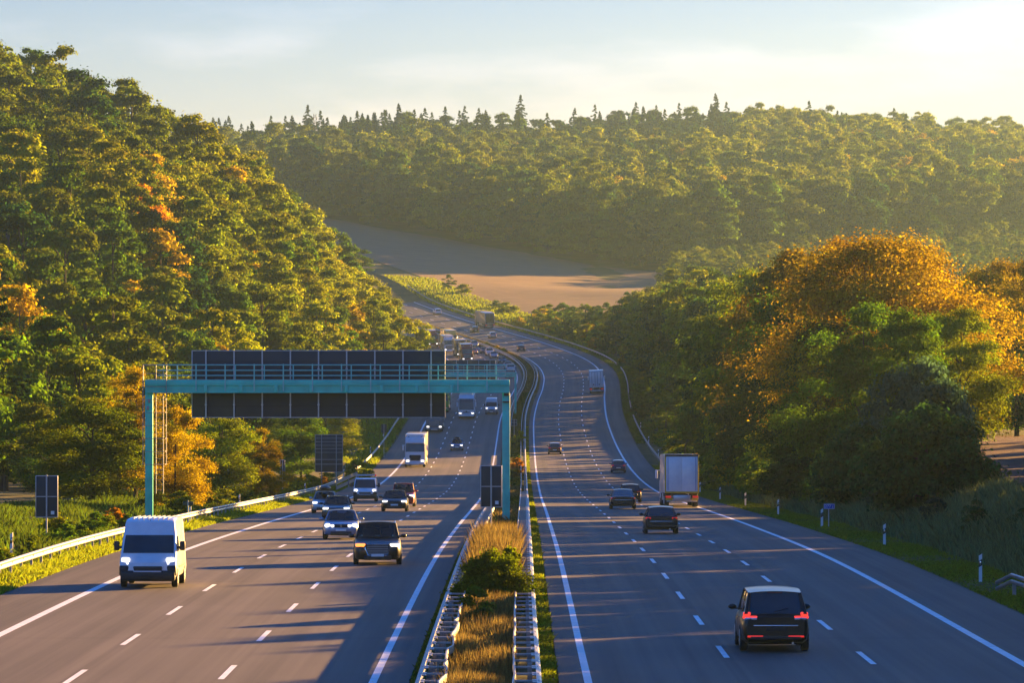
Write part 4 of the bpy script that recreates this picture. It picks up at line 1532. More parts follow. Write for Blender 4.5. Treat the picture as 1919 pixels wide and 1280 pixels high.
# ------------------------------------------------------------------ sign gantries
def gantry(label, d, pxl, pxr, ztop, zbeam0, zbeam1, zs0, zs1, pxs0, pxs1, nfr, ladder=True, pr=0.22):
    """zbeam0/1: bottom and top of the beam; zs0/zs1: bottom and top of the sign backs"""
    k = d / F
    xl, xrr = (pxl - 960) * k, (pxr - 960) * k
    root = thing('sign_gantry', label, 'gantry', (0, 0, 0))
    gl = float(ground(d, xl - float(xr(d))))
    gr = float(zroad(d, xrr - float(xr(d))))
    hb = zbeam1 - zbeam0
    # posts: square steel columns with base plates and weld bands
    for x, g0, zt in ((xl, gl, zbeam1), (xrr, gr, zbeam0)):
        mb = MB().box((x, d, (g0 - 0.5 + zt) / 2), (2 * pr, 0.42, zt - g0 + 0.5), 0.03)
        mb.box((x, d, g0 + 0.06), (2 * pr + 0.25, 0.7, 0.12), 0.02)
        for q in np.arange(g0 + 1.4, zt - 0.4, 1.35):
            mb.box((x, d, q), (2 * pr + 0.03, 0.45, 0.03))
        mb.build('post', M_teal, root)
    # main beam: two flanged girders tied together
    mb = MB()
    for y in (d - 0.42, d + 0.42):
        mb.box(((xl + xrr) / 2, y, (zbeam0 + zbeam1) / 2 - 0.05), (xrr - xl + 0.36, 0.10, hb - 0.16))
        mb.box(((xl + xrr) / 2, y, zbeam1 - 0.165), (xrr - xl + 0.40, 0.26, 0.33), 0.02)
        mb.box(((xl + xrr) / 2, y, zbeam0 + 0.05), (xrr - xl + 0.38, 0.24, 0.06), 0.01)
        mb.box(((xl + xrr) / 2, y - 0.03, zbeam0 + 0.24), (xrr - xl + 0.37, 0.1, 0.025))
    for x in np.linspace(xl + 0.3, xrr - 0.3, 14):
        mb.box((x, d, zbeam0 + hb * 0.45), (0.1, 0.8, 0.12))
    mb.build('beam', M_teal, root)
    MB().box(((xl + xrr) / 2, d, zbeam1 + 0.012), (xrr - xl + 0.2, 0.6, 0.03)).build('walkway', M_galv, root)
    # railings front and back
    for y, nm in ((d - 0.60, 0), (d + 0.46, 1)):
        mb = MB()
        x1 = xrr - (0.0 if nm == 0 else 0.4)
        for z in (ztop, ztop - (ztop - zbeam1) * 0.36, ztop - (ztop - zbeam1) * 0.71):
            mb.tube([(xl + 0.5, y, z), (x1, y, z)], 0.028, 8)
        mb.build('railing', M_teal2, root)
        bm0 = None
        for q, x in enumerate(np.arange(xl + (2.75 if nm == 0 else 1.6) if ladder else xl + 1, x1 + 0.01, 1.68)):
            if bm0 is None:
                bm0 = MB().box((0, 0, 0), (0.07, 0.05, ztop - zbeam1 + (0.72 if nm == 0 else 0.1))).build('railing_post', M_teal2, root)
                c_ = bm0
            else:
                c_ = bm0.copy()
                C.objects.link(c_)
            c_.location = (x, y + (0.0 if nm else 0.03), (ztop + zbeam1) / 2 - (0.30 if nm == 0 else 0.03))
    # sign backs behind the beam
    s0, s1 = (pxs0 - 960) * k, (pxs1 - 960) * k
    ys = d + 0.72
    MB().box(((s0 + s1) / 2, ys, (zs0 + zs1) / 2), (s1 - s0, 0.04, zs1 - zs0), 0.015).build('sign_panel', M_board, root)
    mb = MB()
    t = 0.045
    for x in (s0, s1):
        mb.box((x, ys, (zs0 + zs1) / 2), (t, 0.09, zs1 - zs0 + t), 0.012)
    for z in (zs0, zs1):
        mb.box(((s0 + s1) / 2, ys, z), (s1 - s0, 0.09, t), 0.012)
    mb.build('panel_frame', M_alu, root)
    mb = MB()
    for z in np.linspace(zs0, zs1, 7)[1:-1]:
        mb.box(((s0 + s1) / 2, ys - 0.025, z), (s1 - s0 - 0.1, 0.022, 0.03))
    mb.build('panel_joint', M_blackp, root)
    h0 = None
    for q in range(nfr):
        x = s0 + (s1 - s0) * (0.055 + 0.1113 * q) if nfr == 9 else s0 + (s1 - s0) * (q + 0.5) / nfr
        if h0 is None:
            mb = MB().box((0, 0, 0), (0.075, 0.10, zs1 - zs0 + 0.08))
            for zz in (-0.31, 0.02, 0.23):
                mb.box((0, -0.06, zz * (zs1 - zs0)), (0.13, 0.05, 0.09), 0.015)
            mb.box((0, -0.22, (zbeam0 + zbeam1) / 2 - (zs0 + zs1) / 2 - 0.08), (0.18, 0.40, hb * 0.5), 0.01)
            h0 = mb.build('hanger', M_alu, root)
            c_ = h0
        else:
            c_ = h0.copy()
            C.objects.link(c_)
        c_.location = (x, ys - 0.08, (zs0 + zs1) / 2)
    # brackets under the front girder
    b0 = None
    for q in range(9):
        x = xl + 3.3 + q * (xrr - xl - 4.4) / 8
        if b0 is None:
            b0 = MB().box((0, 0, 0), (0.20, 0.10, hb * 0.52), 0.015).build('bracket', M_teal, root)
            c_ = b0
        else:
            c_ = b0.copy()
            C.objects.link(c_)
        c_.location = (x, d - 0.53, zbeam0 + hb * 0.34)
    if ladder:
        xa = xl + 0.42
        mb = MB()
        for x in (xa, xa + 0.42):
            mb.tube([(x, d - 0.33, gl + 1.9), (x, d - 0.33, ztop)], 0.026, 8)
        for z in np.arange(gl + 2.1, zbeam1 - 0.1, 0.30):
            mb.tube([(xa, d - 0.33, z), (xa + 0.42, d - 0.33, z)], 0.016, 6)
        mb.build('ladder', M_galv, root)
        mb = MB()
        for x in (xl - 0.3, xa + 0.62):
            mb.tube([(x, d - 0.72, gl + 3.6), (x, d - 0.72, ztop)], 0.024, 8)
            mb.tube([(x, d - 0.40, zbeam0), (x, d - 0.40, ztop)], 0.022, 8)
        for z in np.arange(gl + 3.6, ztop + 0.01, 0.75):
            n = 10
            mb.tube([(xl - 0.3, d - 0.33, z), (xl - 0.3, d - 0.6, z), (xl, d - 0.85, z), (xa + 0.2, d - 0.9, z), (xa + 0.55, d - 0.75, z), (xa + 0.62, d - 0.33, z)], 0.018, 6)
        mb.tube([(xl - 0.3, d - 0.4, ztop), (xa + 0.62, d - 0.4, ztop)], 0.03, 8)
        mb.build('ladder_cage', M_galv, root)
        MB().box((xl + 0.02, d - 0.27, zbeam0 - 0.45), (0.12, 0.1, 0.2), 0.02).box((xl - 0.06, d - 0.27, zbeam0 - 0.85), (0.14, 0.1, 0.22), 0.02).build('junction_box', M_galv, root)
        MB().box((xrr + 0.02, d - 0.30, zbeam0 + 0.02), (0.30, 0.18, 0.34), 0.03).box((xrr + 0.0, d - 0.30, zbeam0 - 0.5), (0.42, 0.2, 0.08), 0.02).build('junction_box', M_black, root)
    return root
D1g = 285
gantry('long turquoise sign gantry over the left carriageway with wide blank sign backs and a ladder', D1g, 280, 949, zpx(684, D1g), zpx(737, D1g), zpx(712, D1g), zpx(783, D1g), zpx(657.5, D1g), 359, 834, 9)
D2g = 800
gantry('smaller turquoise gantry further off, seen through the railing of the near one', D2g, 742, 966.5, zpx(684, D2g), zpx(707, D2g), zpx(697.5, D2g), zpx(718, D2g), zpx(675, D2g), 740, 929, 9, ladder=False, pr=0.17)

# telecom mast on the far ridge
d = 2480
gx = (590 - 960) / F * d
g = (gx, d, float(ground(d, gx - float(xr(d)))))
o = thing('radio_mast', 'thin lattice radio mast rising above the trees of the far ridge', 'mast', g)
hz = zpx(213, d) - g[2]
mb = MB()
for a in range(3):
    ax, ay = 0.7 * math.cos(a * 2.094), 0.7 * math.sin(a * 2.094)
    mb.tube([(ax * 1.6, ay * 1.6, -1), (ax, ay, hz)], 0.10, 5)
for q in range(12):
    z = hz * q / 12
    for a in range(3):
        p0 = (0.9 * math.cos(a * 2.094), 0.9 * math.sin(a * 2.094), z)
        p1 = (0.9 * math.cos((a + 1) * 2.094), 0.9 * math.sin((a + 1) * 2.094), z + hz / 12)
        mb.tube([p0, p1], 0.08, 4)
mb.build('lattice', M_tyre, o)
mb = MB()
for a in range(3):
    mb.box((1.1 * math.cos(a * 2.094), 1.1 * math.sin(a * 2.094), hz - 2.2), (0.3, 0.3, 1.6), 0.06)
mb.build('antenna', M_greym, o)

# ------------------------------------------------------------------ vehicles (front towards -y in their own space)
def vroot(name, label, cat, d, px, away, group=None, yaw=0.0):
    u = px_u(px, d)
    a = -math.atan(head(d)) + (math.pi if away else 0) + yaw
    g = math.atan(grade(d)) * (-1 if away else 1)
    e = -math.atan(float(supel(d))) * (-1 if away else 1)
    p = rpt(d, u)
    return thing(name, label, cat, (p[0], p[1], p[2] + 0.024), (g, e, a), group)

def wheels(root, L, Wd, ys, r, wd=0.21, inset=0.0, rim=M_rim):
    for y in ys:
        for s in (-1, 1):
            x = s * (Wd / 2 - wd / 2 - inset + 0.012)
            wh = bpy.data.objects.new('wheel', None)
            link(wh, root)
            wh.location = (x, y, r)
            MB().cylx((0, 0, 0), r, wd, 24, 0.03).build('tyre', M_tyre, wh)
            q = MB().cylx((s * wd * 0.42, 0, 0), r * 0.64, wd * 0.2, 20, 0.01)
            for k in range(5):
                a = 2 * math.pi * k / 5
                q.box((s * wd * 0.53, math.cos(a) * r * 0.36, math.sin(a) * r * 0.36), (0.02, 0.09, 0.09), 0.008)
            q.build('rim', rim, wh)

def section(w_, zb, zt, crown, n=7):
    """closed ring: a body cross-section of half width w_ between zb and zt"""
    hh = zt - zb
    half = [(0.0, zb), (0.55 * w_, zb), (0.86 * w_, zb + 0.01), (0.965 * w_, zb + 0.12 * hh), (0.995 * w_, zb + 0.33 * hh), (w_, zb + 0.55 * hh), (0.985 * w_, zb + 0.76 * hh), (0.945 * w_, zb + 0.91 * hh), (0.87 * w_, zt - 0.005), (0.6 * w_, zt + crown * 0.6), (0.0, zt + crown)]
    return half + [(-x, z) for x, z in half[-2:0:-1]]

STY = {   # windscreen base, roof front, roof rear, rear-glass base (fractions of length), tail top
    'sedan': (0.27, 0.43, 0.70, 0.85, 0.97), 'coupe': (0.27, 0.43, 0.68, 0.90, 0.98), 'hatch': (0.24, 0.42, 0.84, 0.965, 1.0), 'wagon': (0.26, 0.42, 0.89, 0.975, 1.0),
    'suv': (0.25, 0.39, 0.88, 0.975, 1.0), 'mpv': (0.17, 0.36, 0.88, 0.985, 1.0)}

def car(label, d, px, away, style, L, Wd, H, P, lights='on', grille='bar', rails=False, roofbox=False, plate=True, group=None, belt=None, cat='car', yaw=0.0, mirror=None, name='car', tail=None):
    root = vroot(name, label, cat, d, px, away, group, yaw)
    a, b, c, e, tt = STY[style]
    Y = lambda t: (t - 0.5) * L
    zb = belt or H * (0.645 if style not in ('suv', 'mpv') else 0.635)
    hw = Wd / 2
    hatchy = style in ('hatch', 'wagon', 'suv', 'mpv')
    st = [(0.0, 0.72 * hw, 0.30, 0.62 * zb), (0.008, 0.80 * hw, 0.24, 0.70 * zb), (0.03, 0.89 * hw, 0.21, 0.765 * zb), (0.07, 0.955 * hw, 0.20, 0.83 * zb), (0.13, 0.99 * hw, 0.20, 0.885 * zb), (a * 0.8 + 0.02, hw, 0.21, 0.945 * zb), (a + 0.02, hw, 0.21, 0.99 * zb), (0.5, hw, 0.21, zb), (0.7, hw, 0.21, zb * 1.012), (0.86, 0.995 * hw, 0.22, zb * (1.02 if hatchy else 0.99))]
    if hatchy:
        st += [(0.95, 0.965 * hw, 0.25, zb * 1.015), (0.985, 0.92 * hw, 0.29, zb * 0.985), (1.0, 0.84 * hw, 0.36, zb * 0.90)]
    else:
        st += [(0.95, 0.965 * hw, 0.25, zb * 0.985), (0.985, 0.91 * hw, 0.29, zb * 0.955), (1.0, 0.84 * hw, 0.38, zb * 0.86)]
    mb = MB()
    mb.grid([[(x, Y(t), z) for x, z in section(w_, z0, z1, 0.035)] for t, w_, z0, z1 in st], close=True, caps=True)
    mb.build('body', P, root, ang=32)
    # cabin
    wb, wr = 0.90 * hw, 0.70 * hw if style not in ('mpv', 'suv') else 0.76 * hw
    zl = zb - 0.02
    zr0, zr1 = H - 0.07, H - 0.10
    def arc(xw, y, z, bow, lift, n=9):
        return [(xw * s, y + bow * s * s, z + lift * (1 - s * s)) for s in np.linspace(-1, 1, n)]
    fl, fu = arc(wb * 0.985, Y(a) - 0.10, zl, 0.20, 0.03), arc(wr, Y(b) - 0.05, zr0, 0.08, 0.05)
    rl, ru = arc(wb * 0.95, Y(e) + 0.06, zl, -0.10, 0.02), arc(wr * 0.98, Y(c) + 0.03, zr1, -0.06, 0.05)
    lerp = lambda p, q, t: tuple(p[i] + (q[i] - p[i]) * t for i in range(3))
    clear = not away and d < 700
    gm = M_clearglass if clear else M_glass
    if clear:
        for x in (-0.36, 0.36):
            q = MB().box((x, Y(a) + 1.15, zb + 0.06), (0.50, 0.16, 0.62), 0.07, rx=-0.2)
            q.box((x, Y(a) + 1.22, zb + 0.45), (0.27, 0.11, 0.20), 0.05, rx=-0.15)
            q.build('seat', M_seat, root)
        MB().box((0, Y(c) - 0.25, zb + 0.04), (1.15, 0.2, 0.5), 0.07).build('rear_bench', M_seat, root)
        MB().box((0, Y(a) + 0.33, zb - 0.01), (1.35, 0.5, 0.09), 0.04).build('dashboard', M_black, root)
        MB().tube([(0.36 + 0.18 * math.cos(k * 0.5236), Y(a) + 0.62 + 0.05 * math.sin(k * 0.5236), zb + 0.06 + 0.17 * math.sin(k * 0.5236)) for k in range(13)], 0.018, 6).build('steering_wheel', M_black, root)
        MB().box((0, Y(b) - 0.12, H - 0.20), (0.24, 0.04, 0.07), 0.02).build('rear_view_mirror', M_black, root)
    MB().grid([[lerp(p, q, t) for p, q in zip(fl, fu)] for t in (0.0, 0.33, 0.66, 0.985)]).build('windscreen', gm, root)
    MB().grid([[lerp(p, q, t) for p, q in zip(rl, ru)] for t in (0.04, 0.35, 0.66, 0.98)]).build('rear_window', gm, root)
    for s in (0, -1):
        sg = 1 if s else -1
        A, B, Cc, D = fl[s], fu[s], ru[s], rl[s]
        bw = lambda p, k: (p[0] + sg * k, p[1], p[2])
        G = []
        for t in np.linspace(0, 1, 7):
            lo, up = lerp(A, D, t), lerp(B, Cc, t)
            G.append([lo, bw(lerp(lo, up, 0.5), 0.02), up])
        MB().grid(G).build('side_window', gm, root)
    # roof skin and pillars
    ts = np.linspace(0, 1, 7)
    mb = MB()
    top = [[(p[0] * 1.015 * (1 + 0.03 * math.sin(math.pi * t)), p[1] + (q[1] - p[1]) * t, (p[2] + (q[2] - p[2]) * t) + 0.045 * math.sin(math.pi * min(1, 0.15 + 0.8 * t)) + 0.012) for p, q in zip(fu, ru)] for t in ts]
    bot = [[(p[0], p[1], p[2] - 0.055) for p in row] for row in top]
    mb.grid(top)
    mb.grid(bot)
    for j in (0, -1):
        mb.grid([[top[i][j] for i in range(7)], [bot[i][j] for i in range(7)]])
    mb.grid([top[0], bot[0]]).grid([top[-1], bot[-1]])
    mb.build('roof', P, root, ang=50)
    mb = MB()
    for s in (0, -1):
        mb.tube([fl[s], lerp(fl[s], fu[s], 0.5), fu[s]], [0.045, 0.04, 0.04], 6)
        mb.tube([rl[s], lerp(rl[s], ru[s], 0.5), ru[s]], [0.09 if hatchy else 0.06, 0.07, 0.05], 6)
        m0, m1 = lerp(fl[s], rl[s], 0.48), lerp(fu[s], ru[s], 0.42)
        mb.tube([m0, m1], 0.03, 6)
    mb.build('pillar', P, root)
    r = 0.325 if H < 1.6 else 0.37
    wheels(root, L, Wd, (Y(0.185), Y(0.79)), r)
    MB().box((0, Y(0.5), 0.28), (Wd * 0.80, L * 0.86, 0.14), 0.03).build('underbody', M_black, root)
    # mirrors
    for s in (-1, 1):
        q = MB().ell((s * (hw + 0.10), Y(a) + 0.42, zb + 0.07), (0.125, 0.085, 0.082), 12, 8)
        q.box((s * (hw - 0.02), Y(a) + 0.42, zb + 0.02), (0.16, 0.06, 0.04), 0.015)
        q.build('wing_mirror', mirror or P, root)
    # nose
    zf = 0.70 * zb
    hm = M_head if lights == 'on' else M_headoff
    for s in (-1, 1):
        m_ = hm
        if lights == 'blink' and s == -1:
            m_ = M_amber
        elif lights == 'blink':
            m_ = M_head
        q = MB()
        if grille == 'twin':
            q.ell((s * hw * 0.74, Y(0.022), zf + 0.035), (0.155, 0.11, 0.115), 14, 8)
            q.ell((s * hw * 0.47, Y(0.012), zf + 0.01), (0.095, 0.09, 0.085), 14, 8)
        else:
            q.box((s * hw * 0.72, Y(0.026), zf + 0.05), (0.40 * hw, 0.22, 0.135), 0.05, rz=s * 0.30)
        q.build('headlight', m_, root)
    if grille == 'frame':        # tall framed grille with bars
        z0, z1 = 0.36 * zb, 0.80 * zb
        w1, w0 = 0.52 * hw, 0.40 * hw
        y = Y(0.0) - 0.035
        gp = MB().prism([(-w0, z0), (w0, z0), (w1, (z0 + z1) / 2 + 0.05), (w1 * 0.9, z1), (-w1 * 0.9, z1), (-w1, (z0 + z1) / 2 + 0.05)], y, y + 0.10).build('grille', M_black, root)
        pts = [(-w0, y - 0.01, z0), (w0, y - 0.01, z0), (w1, y - 0.01, (z0 + z1) / 2 + 0.05), (w1 * 0.9, y - 0.01, z1), (-w1 * 0.9, y - 0.01, z1), (-w1, y - 0.01, (z0 + z1) / 2 + 0.05), (-w0, y - 0.01, z0)]
        MB().tube(pts, 0.026, 6).build('grille_frame', M_chrome, gp)
        q = MB()
        for z in np.linspace(z0 + 0.06, z1 - 0.05, 6):
            q.box((0, y - 0.012, z), (w1 * 1.72, 0.02, 0.018))
        q.build('grille_bar', M_alu, gp)
    elif grille == 'twin':
        gp = MB().box((0, Y(0.0) - 0.0, zf + 0.02), (0.74 * hw, 0.10, 0.17), 0.04).build('grille', M_black, root)
        MB().box((0, Y(0.0) - 0.052, zf + 0.02), (0.02, 0.012, 0.15)).build('grille_bar', M_chrome, gp)
    else:
        MB().box((0, Y(0.0), zf - 0.02), (0.9 * hw, 0.09, 0.10), 0.03).build('grille', M_black, root)
    MB().box((0, Y(0.0), 0.30), (1.15 * hw, 0.10, 0.20), 0.04).build('air_intake', M_black, root)
    if plate:
        MB().box((0, Y(0.0) - (0.085 if grille == 'frame' else 0.05), 0.47 if grille != 'frame' else 0.40), (0.52, 0.022, 0.115), 0.01).build('number_plate', M_plate, root)
    # tail
    zt = zb * (0.88 if hatchy else 0.84)
    tm = M_tailon if lights == 'brake' else M_tail
    for s in (-1, 1):
        if tail == 'wing':
            q = MB().box((s * hw * 0.75, Y(0.982), zb * 0.93), (0.44 * hw, 0.12, 0.08), 0.03, rz=s * -0.25)
            q.box((s * hw * 0.84, Y(0.972), zb * 1.0), (0.22 * hw, 0.13, 0.14), 0.04, rz=s * -0.3)
            tl = q.build('tail_light', tm, root)
            MB().box((s * hw * 0.72, Y(0.982) + 0.035, zb * 0.895), (0.36 * hw, 0.10, 0.055), 0.02, rz=s * -0.25).build('clear_lens', M_clear, tl)
        else:
            MB().box((s * hw * 0.76, Y(0.978), zt), (0.34 * hw, 0.15, 0.13), 0.04, rz=s * -0.28).build('tail_light', tm, root)
        if tail == 'wing':
            MB().box((s * hw * 0.60, Y(1.0) + 0.01, 0.44), (0.46 * hw, 0.03, 0.05), 0.012).build('reflector', M_reflr, root)
    MB().box((0, Y(1.0) - 0.01, 0.40), (1.5 * hw, 0.08, 0.10), 0.03).build('rear_bumper', M_black, root)
    MB().box((0, Y(1.0) + 0.012, zb * 0.62), (0.52, 0.02, 0.11), 0.008).build('number_plate', M_dark if tail in ('dark', 'wing') or not away else M_plate, root)
    if away:
        MB().box((0, Y(1.0) + 0.005, zb * 0.71), (1.30 * hw, 0.03, 0.035), 0.01).build('trim_strip', M_chrome if tail else P, root)
        MB().tube([(0.05, (rl[4][1] + 0.02), zl + 0.10), (-0.35, lerp(rl[2], ru[2], 0.22)[1] + 0.02, zl + 0.2)], 0.012, 5).build('rear_wiper', M_black, root)
        MB().box((0, ru[4][1] + 0.03, H - 0.075), (0.42, 0.03, 0.03), 0.01).build('brake_light', M_maroonlens, root)
        MB().tube([(-0.5 * hw, Y(1.0) - 0.12, 0.26), (-0.5 * hw, Y(1.0) + 0.04, 0.26)], 0.035, 8).build('exhaust_pipe', M_chrome, root)
    else:
        for s in (-1, 1):
            MB().tube([(s * 0.08 * hw, fl[4][1] - 0.02, zl + 0.05), (s * 0.08 * hw + 0.5, lerp(fl[5], fu[5], 0.06)[1] - 0.03, zl + 0.085)], 0.012, 5).build('wiper', M_black, root)
    for s in (-1, 1):
        q = MB()
        for t in (0.40, 0.585):
            q.box((s * (hw * 0.985 + 0.008), Y(t), zb * 0.86), (0.025, 0.20, 0.03), 0.008)
        q.build('door_handle', P, root)
        q = MB()
        for t in (a + 0.04, 0.50, 0.68):
            q.box((s * (hw + 0.0005), Y(t), zb * 0.62), (0.006, 0.014, zb * 0.42))
        q.build('door_gap', M_black, root)
    if rails:
        for s in (-1, 1):
            MB().tube([(s * wr * 0.98, Y(b) + 0.15, H - 0.06), (s * wr * 0.98, Y(b) + 0.3, H + 0.02), (s * wr * 0.98, Y(c) - 0.2, H + 0.0), (s * wr * 0.98, Y(c) - 0.05, H - 0.08)], 0.022, 6).build('roof_rail', M_chrome, root)
    if roofbox:
        mb = MB().ell((0.0, Y(0.52), H + 0.20), (0.40, 0.98, 0.20), 18, 10)
        bx = mb.build('roof_box', M_black if P is not P_bluesil else M_black, root)
        MB().box((0, Y(0.42), H + 0.03), (1.1, 0.06, 0.06), 0.02).box((0, Y(0.62), H + 0.03), (1.1, 0.06, 0.06), 0.02).build('roof_bar', M_black, root)
    return root

def loft_profile(mb, prof, wf, r=0.10):
    """closed side profile [(y, z)] swept over x with rounded shoulders"""
    n = len(prof)
    def inset(k):
        out = []
        for i in range(n):
            p0, p1, p2 = Vector(prof[i - 1]), Vector(prof[i]), Vector(prof[(i + 1) % n])
            e1, e2 = (p1 - p0).normalized(), (p2 - p1).normalized()
            n1, n2 = Vector((e1.y, -e1.x)), Vector((e2.y, -e2.x))
            m_ = (n1 + n2)
            m_ = m_.normalized() if m_.length > 1e-6 else n1
            cs = max(0.5, m_.dot(n1))
            out.append(p1 - m_ * (k / cs))
        return out
    # orientation: make normals point outward
    area = sum(prof[i][0] * prof[(i + 1) % n][1] - prof[(i + 1) % n][0] * prof[i][1] for i in range(n))
    if area < 0:
        prof = prof[::-1]
    G = []
    steps = [0, 30, 60, 90]
    for s in (-1, 1):
        seq = [(r * (1 - math.sin(R(a))), r * (1 - math.cos(R(a)))) for a in steps]   # (inset of the ring, inset of the width)
        ring = []
        for ins, wi in seq:
            pr_ = inset(ins)
            ring.append([(s * (wf(q[1]) - wi_), p.x, p.y) for p, q, wi_ in zip(pr_, prof, [wi] * n)])
        # ring 0: full inset at full width ... ring -1: no inset at width - r
        G.append(ring)
    left, right = G[0], G[1]
    seqs = left + right[::-1]
    mb.grid(seqs, close=True, caps=True)
    return mb

def panel_on(prof, i, wf, x0, x1, t0, t1, off=0.012, n=7):
    """a pane on the i-th edge of the profile"""
    p, q = prof[i], prof[(i + 1) % len(prof)]
    dy, dz = q[0] - p[0], q[1] - p[1]
    l = math.hypot(dy, dz)
    nx, nz_ = dz / l, -dy / l
    if nx > 0:
        nx, nz_ = -nx, -nz_
    G = []
    for t in np.linspace(t0, t1, 4):
        y, z = p[0] + dy * t, p[1] + dz * t
        ww = wf(z)
        G.append([(ww * s, y + nx * off, z + nz_ * off) for s in np.linspace(x0, x1, n)])
    return MB().grid(G)

def van(label, d, px, away, L, Wd, H, P, bumper=M_black, windows=False, rack=False, group=None, yaw=0.0, name='panel_van', cabin=False, beacon=False):
    root = vroot(name, label, 'van', d, px, away, group, yaw)
    y0 = -L / 2
    hw = Wd / 2
    zw = 1.22 if H > 2.2 else 1.10        # windscreen base
    zh = 0.92 if H > 2.2 else 0.86
    zt = H * 0.76 if H > 2.3 else H * 0.955   # windscreen top
    prof = [(y0 + 0.05, 0.34), (y0, 0.55), (y0 + 0.05, zh), (y0 + 0.42, zw), (y0 + 1.02, zt)]
    if H > 2.3:
        prof += [(y0 + 1.22, H - 0.14), (y0 + 1.5, H - 0.03)]
    else:
        prof += [(y0 + 1.3, H - 0.02)]
    prof += [(0.2, H), (-y0 - 0.25, H - 0.03), (-y0 - 0.04, H - 0.2), (-y0, 0.6), (-y0 - 0.03, 0.34)]
    wf = lambda z: hw * (1 - 0.13 * max(0, (z - zw) / (H - zw)) ** 1.3) * (1 - 0.04 * max(0, (0.6 - z) / 0.6))
    loft_profile(MB(), prof, wf, 0.11).build('body', P, root, ang=33)
    m_ = panel_on(prof, 3, wf, -0.90, 0.90, 0.04, 0.97)
    m_.build('windscreen', M_glass, root)
    for s in (-1, 1):
        G = []
        for y in np.linspace(y0 + 0.85, y0 + 1.75, 4):
            G.append([(s * (wf(z) + 0.008), max(y, y0 + 0.42 + (z - zw) * 1.06 + 0.10), z) for z in np.linspace(zw + 0.08, zt - 0.06, 4)])
        MB().grid(G).build('side_window', M_glass, root)
        q = MB().box((s * (hw + 0.17), y0 + 0.95, zw + 0.28), (0.20, 0.14, 0.34), 0.05)
        q.box((s * (hw + 0.03), y0 + 0.97, zw + 0.22), (0.18, 0.07, 0.1), 0.02)
        q.build('wing_mirror', M_black, root)
        # lamps climb the wings
        q = MB().box((s * hw * 0.79, y0 + 0.165, zh + 0.03), (0.30 * hw, 0.20, 0.30), 0.06, rz=s * 0.22, rx=-0.15)
        q.build('headlight', M_head, root)
        MB().box((s * (hw + 0.004), 0.3, 0.75), (0.012, L * 0.55, 0.10), 0.004).build('rub_strip', M_black, root)
    bp = MB().box((0, y0 + 0.10, 0.44), (Wd * 0.97, 0.30, 0.40), 0.09)
    for s in (-1, 1):
        bp.box((s * hw * 0.83, y0 + 0.14, 0.62), (0.36 * hw, 0.28, 0.42), 0.09)
    bp.build('bumper', bumper, root)
    MB().box((0, y0 - 0.015, 0.70), (hw * 1.02, 0.06, 0.17), 0.05).build('grille', M_black, root)
    q = MB()
    q.tube([(-hw * 0.55, y0 - 0.03, 0.79), (-hw * 0.48, y0 - 0.04, 0.60), (hw * 0.48, y0 - 0.04, 0.60), (hw * 0.55, y0 - 0.03, 0.79)], 0.028, 6)
    q.build('grille_frame', P, root)
    if H > 2.3:
        MB().tube([(0.0, y0 + 1.35, H - 0.05), (0.0, y0 + 1.20, H - 0.36)], [0.008, 0.022], 6).build('aerial', M_black, root)
        q = MB()
        for k in range(8):
            q.box((-hw * 0.62 + hw * 1.24 * k / 7, 0.35, H + 0.0), (0.05, L * 0.60, 0.03), 0.01)
        q.build('roof_rib', P, root)
    wheels(root, L, Wd, (y0 + 0.95, -y0 - 1.15), 0.345, 0.22, rim=M_alu)
    MB().box((0, 0, 0.36), (Wd * 0.84, L * 0.9, 0.18), 0.04).build('underbody', M_black, root)
    MB().box((0, -y0 - 0.0, 0.45), (Wd * 0.9, 0.12, 0.16), 0.04).build('rear_bumper', bumper, root)
    MB().box((0, y0 - 0.06, 0.43), (0.50, 0.02, 0.11), 0.008).build('number_plate', M_plate if bumper is not M_black else M_dark, root)
    if rack:
        q = MB()
        for yy_ in (y0 + 1.35, 0.2, 1.5):
            q.tube([(-hw * 0.82, yy_, H - 0.02), (-hw * 0.82, yy_, H + 0.2), (hw * 0.82, yy_, H + 0.2), (hw * 0.82, yy_, H - 0.02)], 0.03, 6)
        q.box((0, y0 + 1.3, H + 0.24), (hw * 1.66, 0.30, 0.13), 0.03)
        q.build('roof_rack', M_alu, root)
        MB().box((hw * 0.86, y0 + 1.3, H + 0.22), (0.16, 0.2, 0.16), 0.05).build('beacon', M_tail, root)
    return root

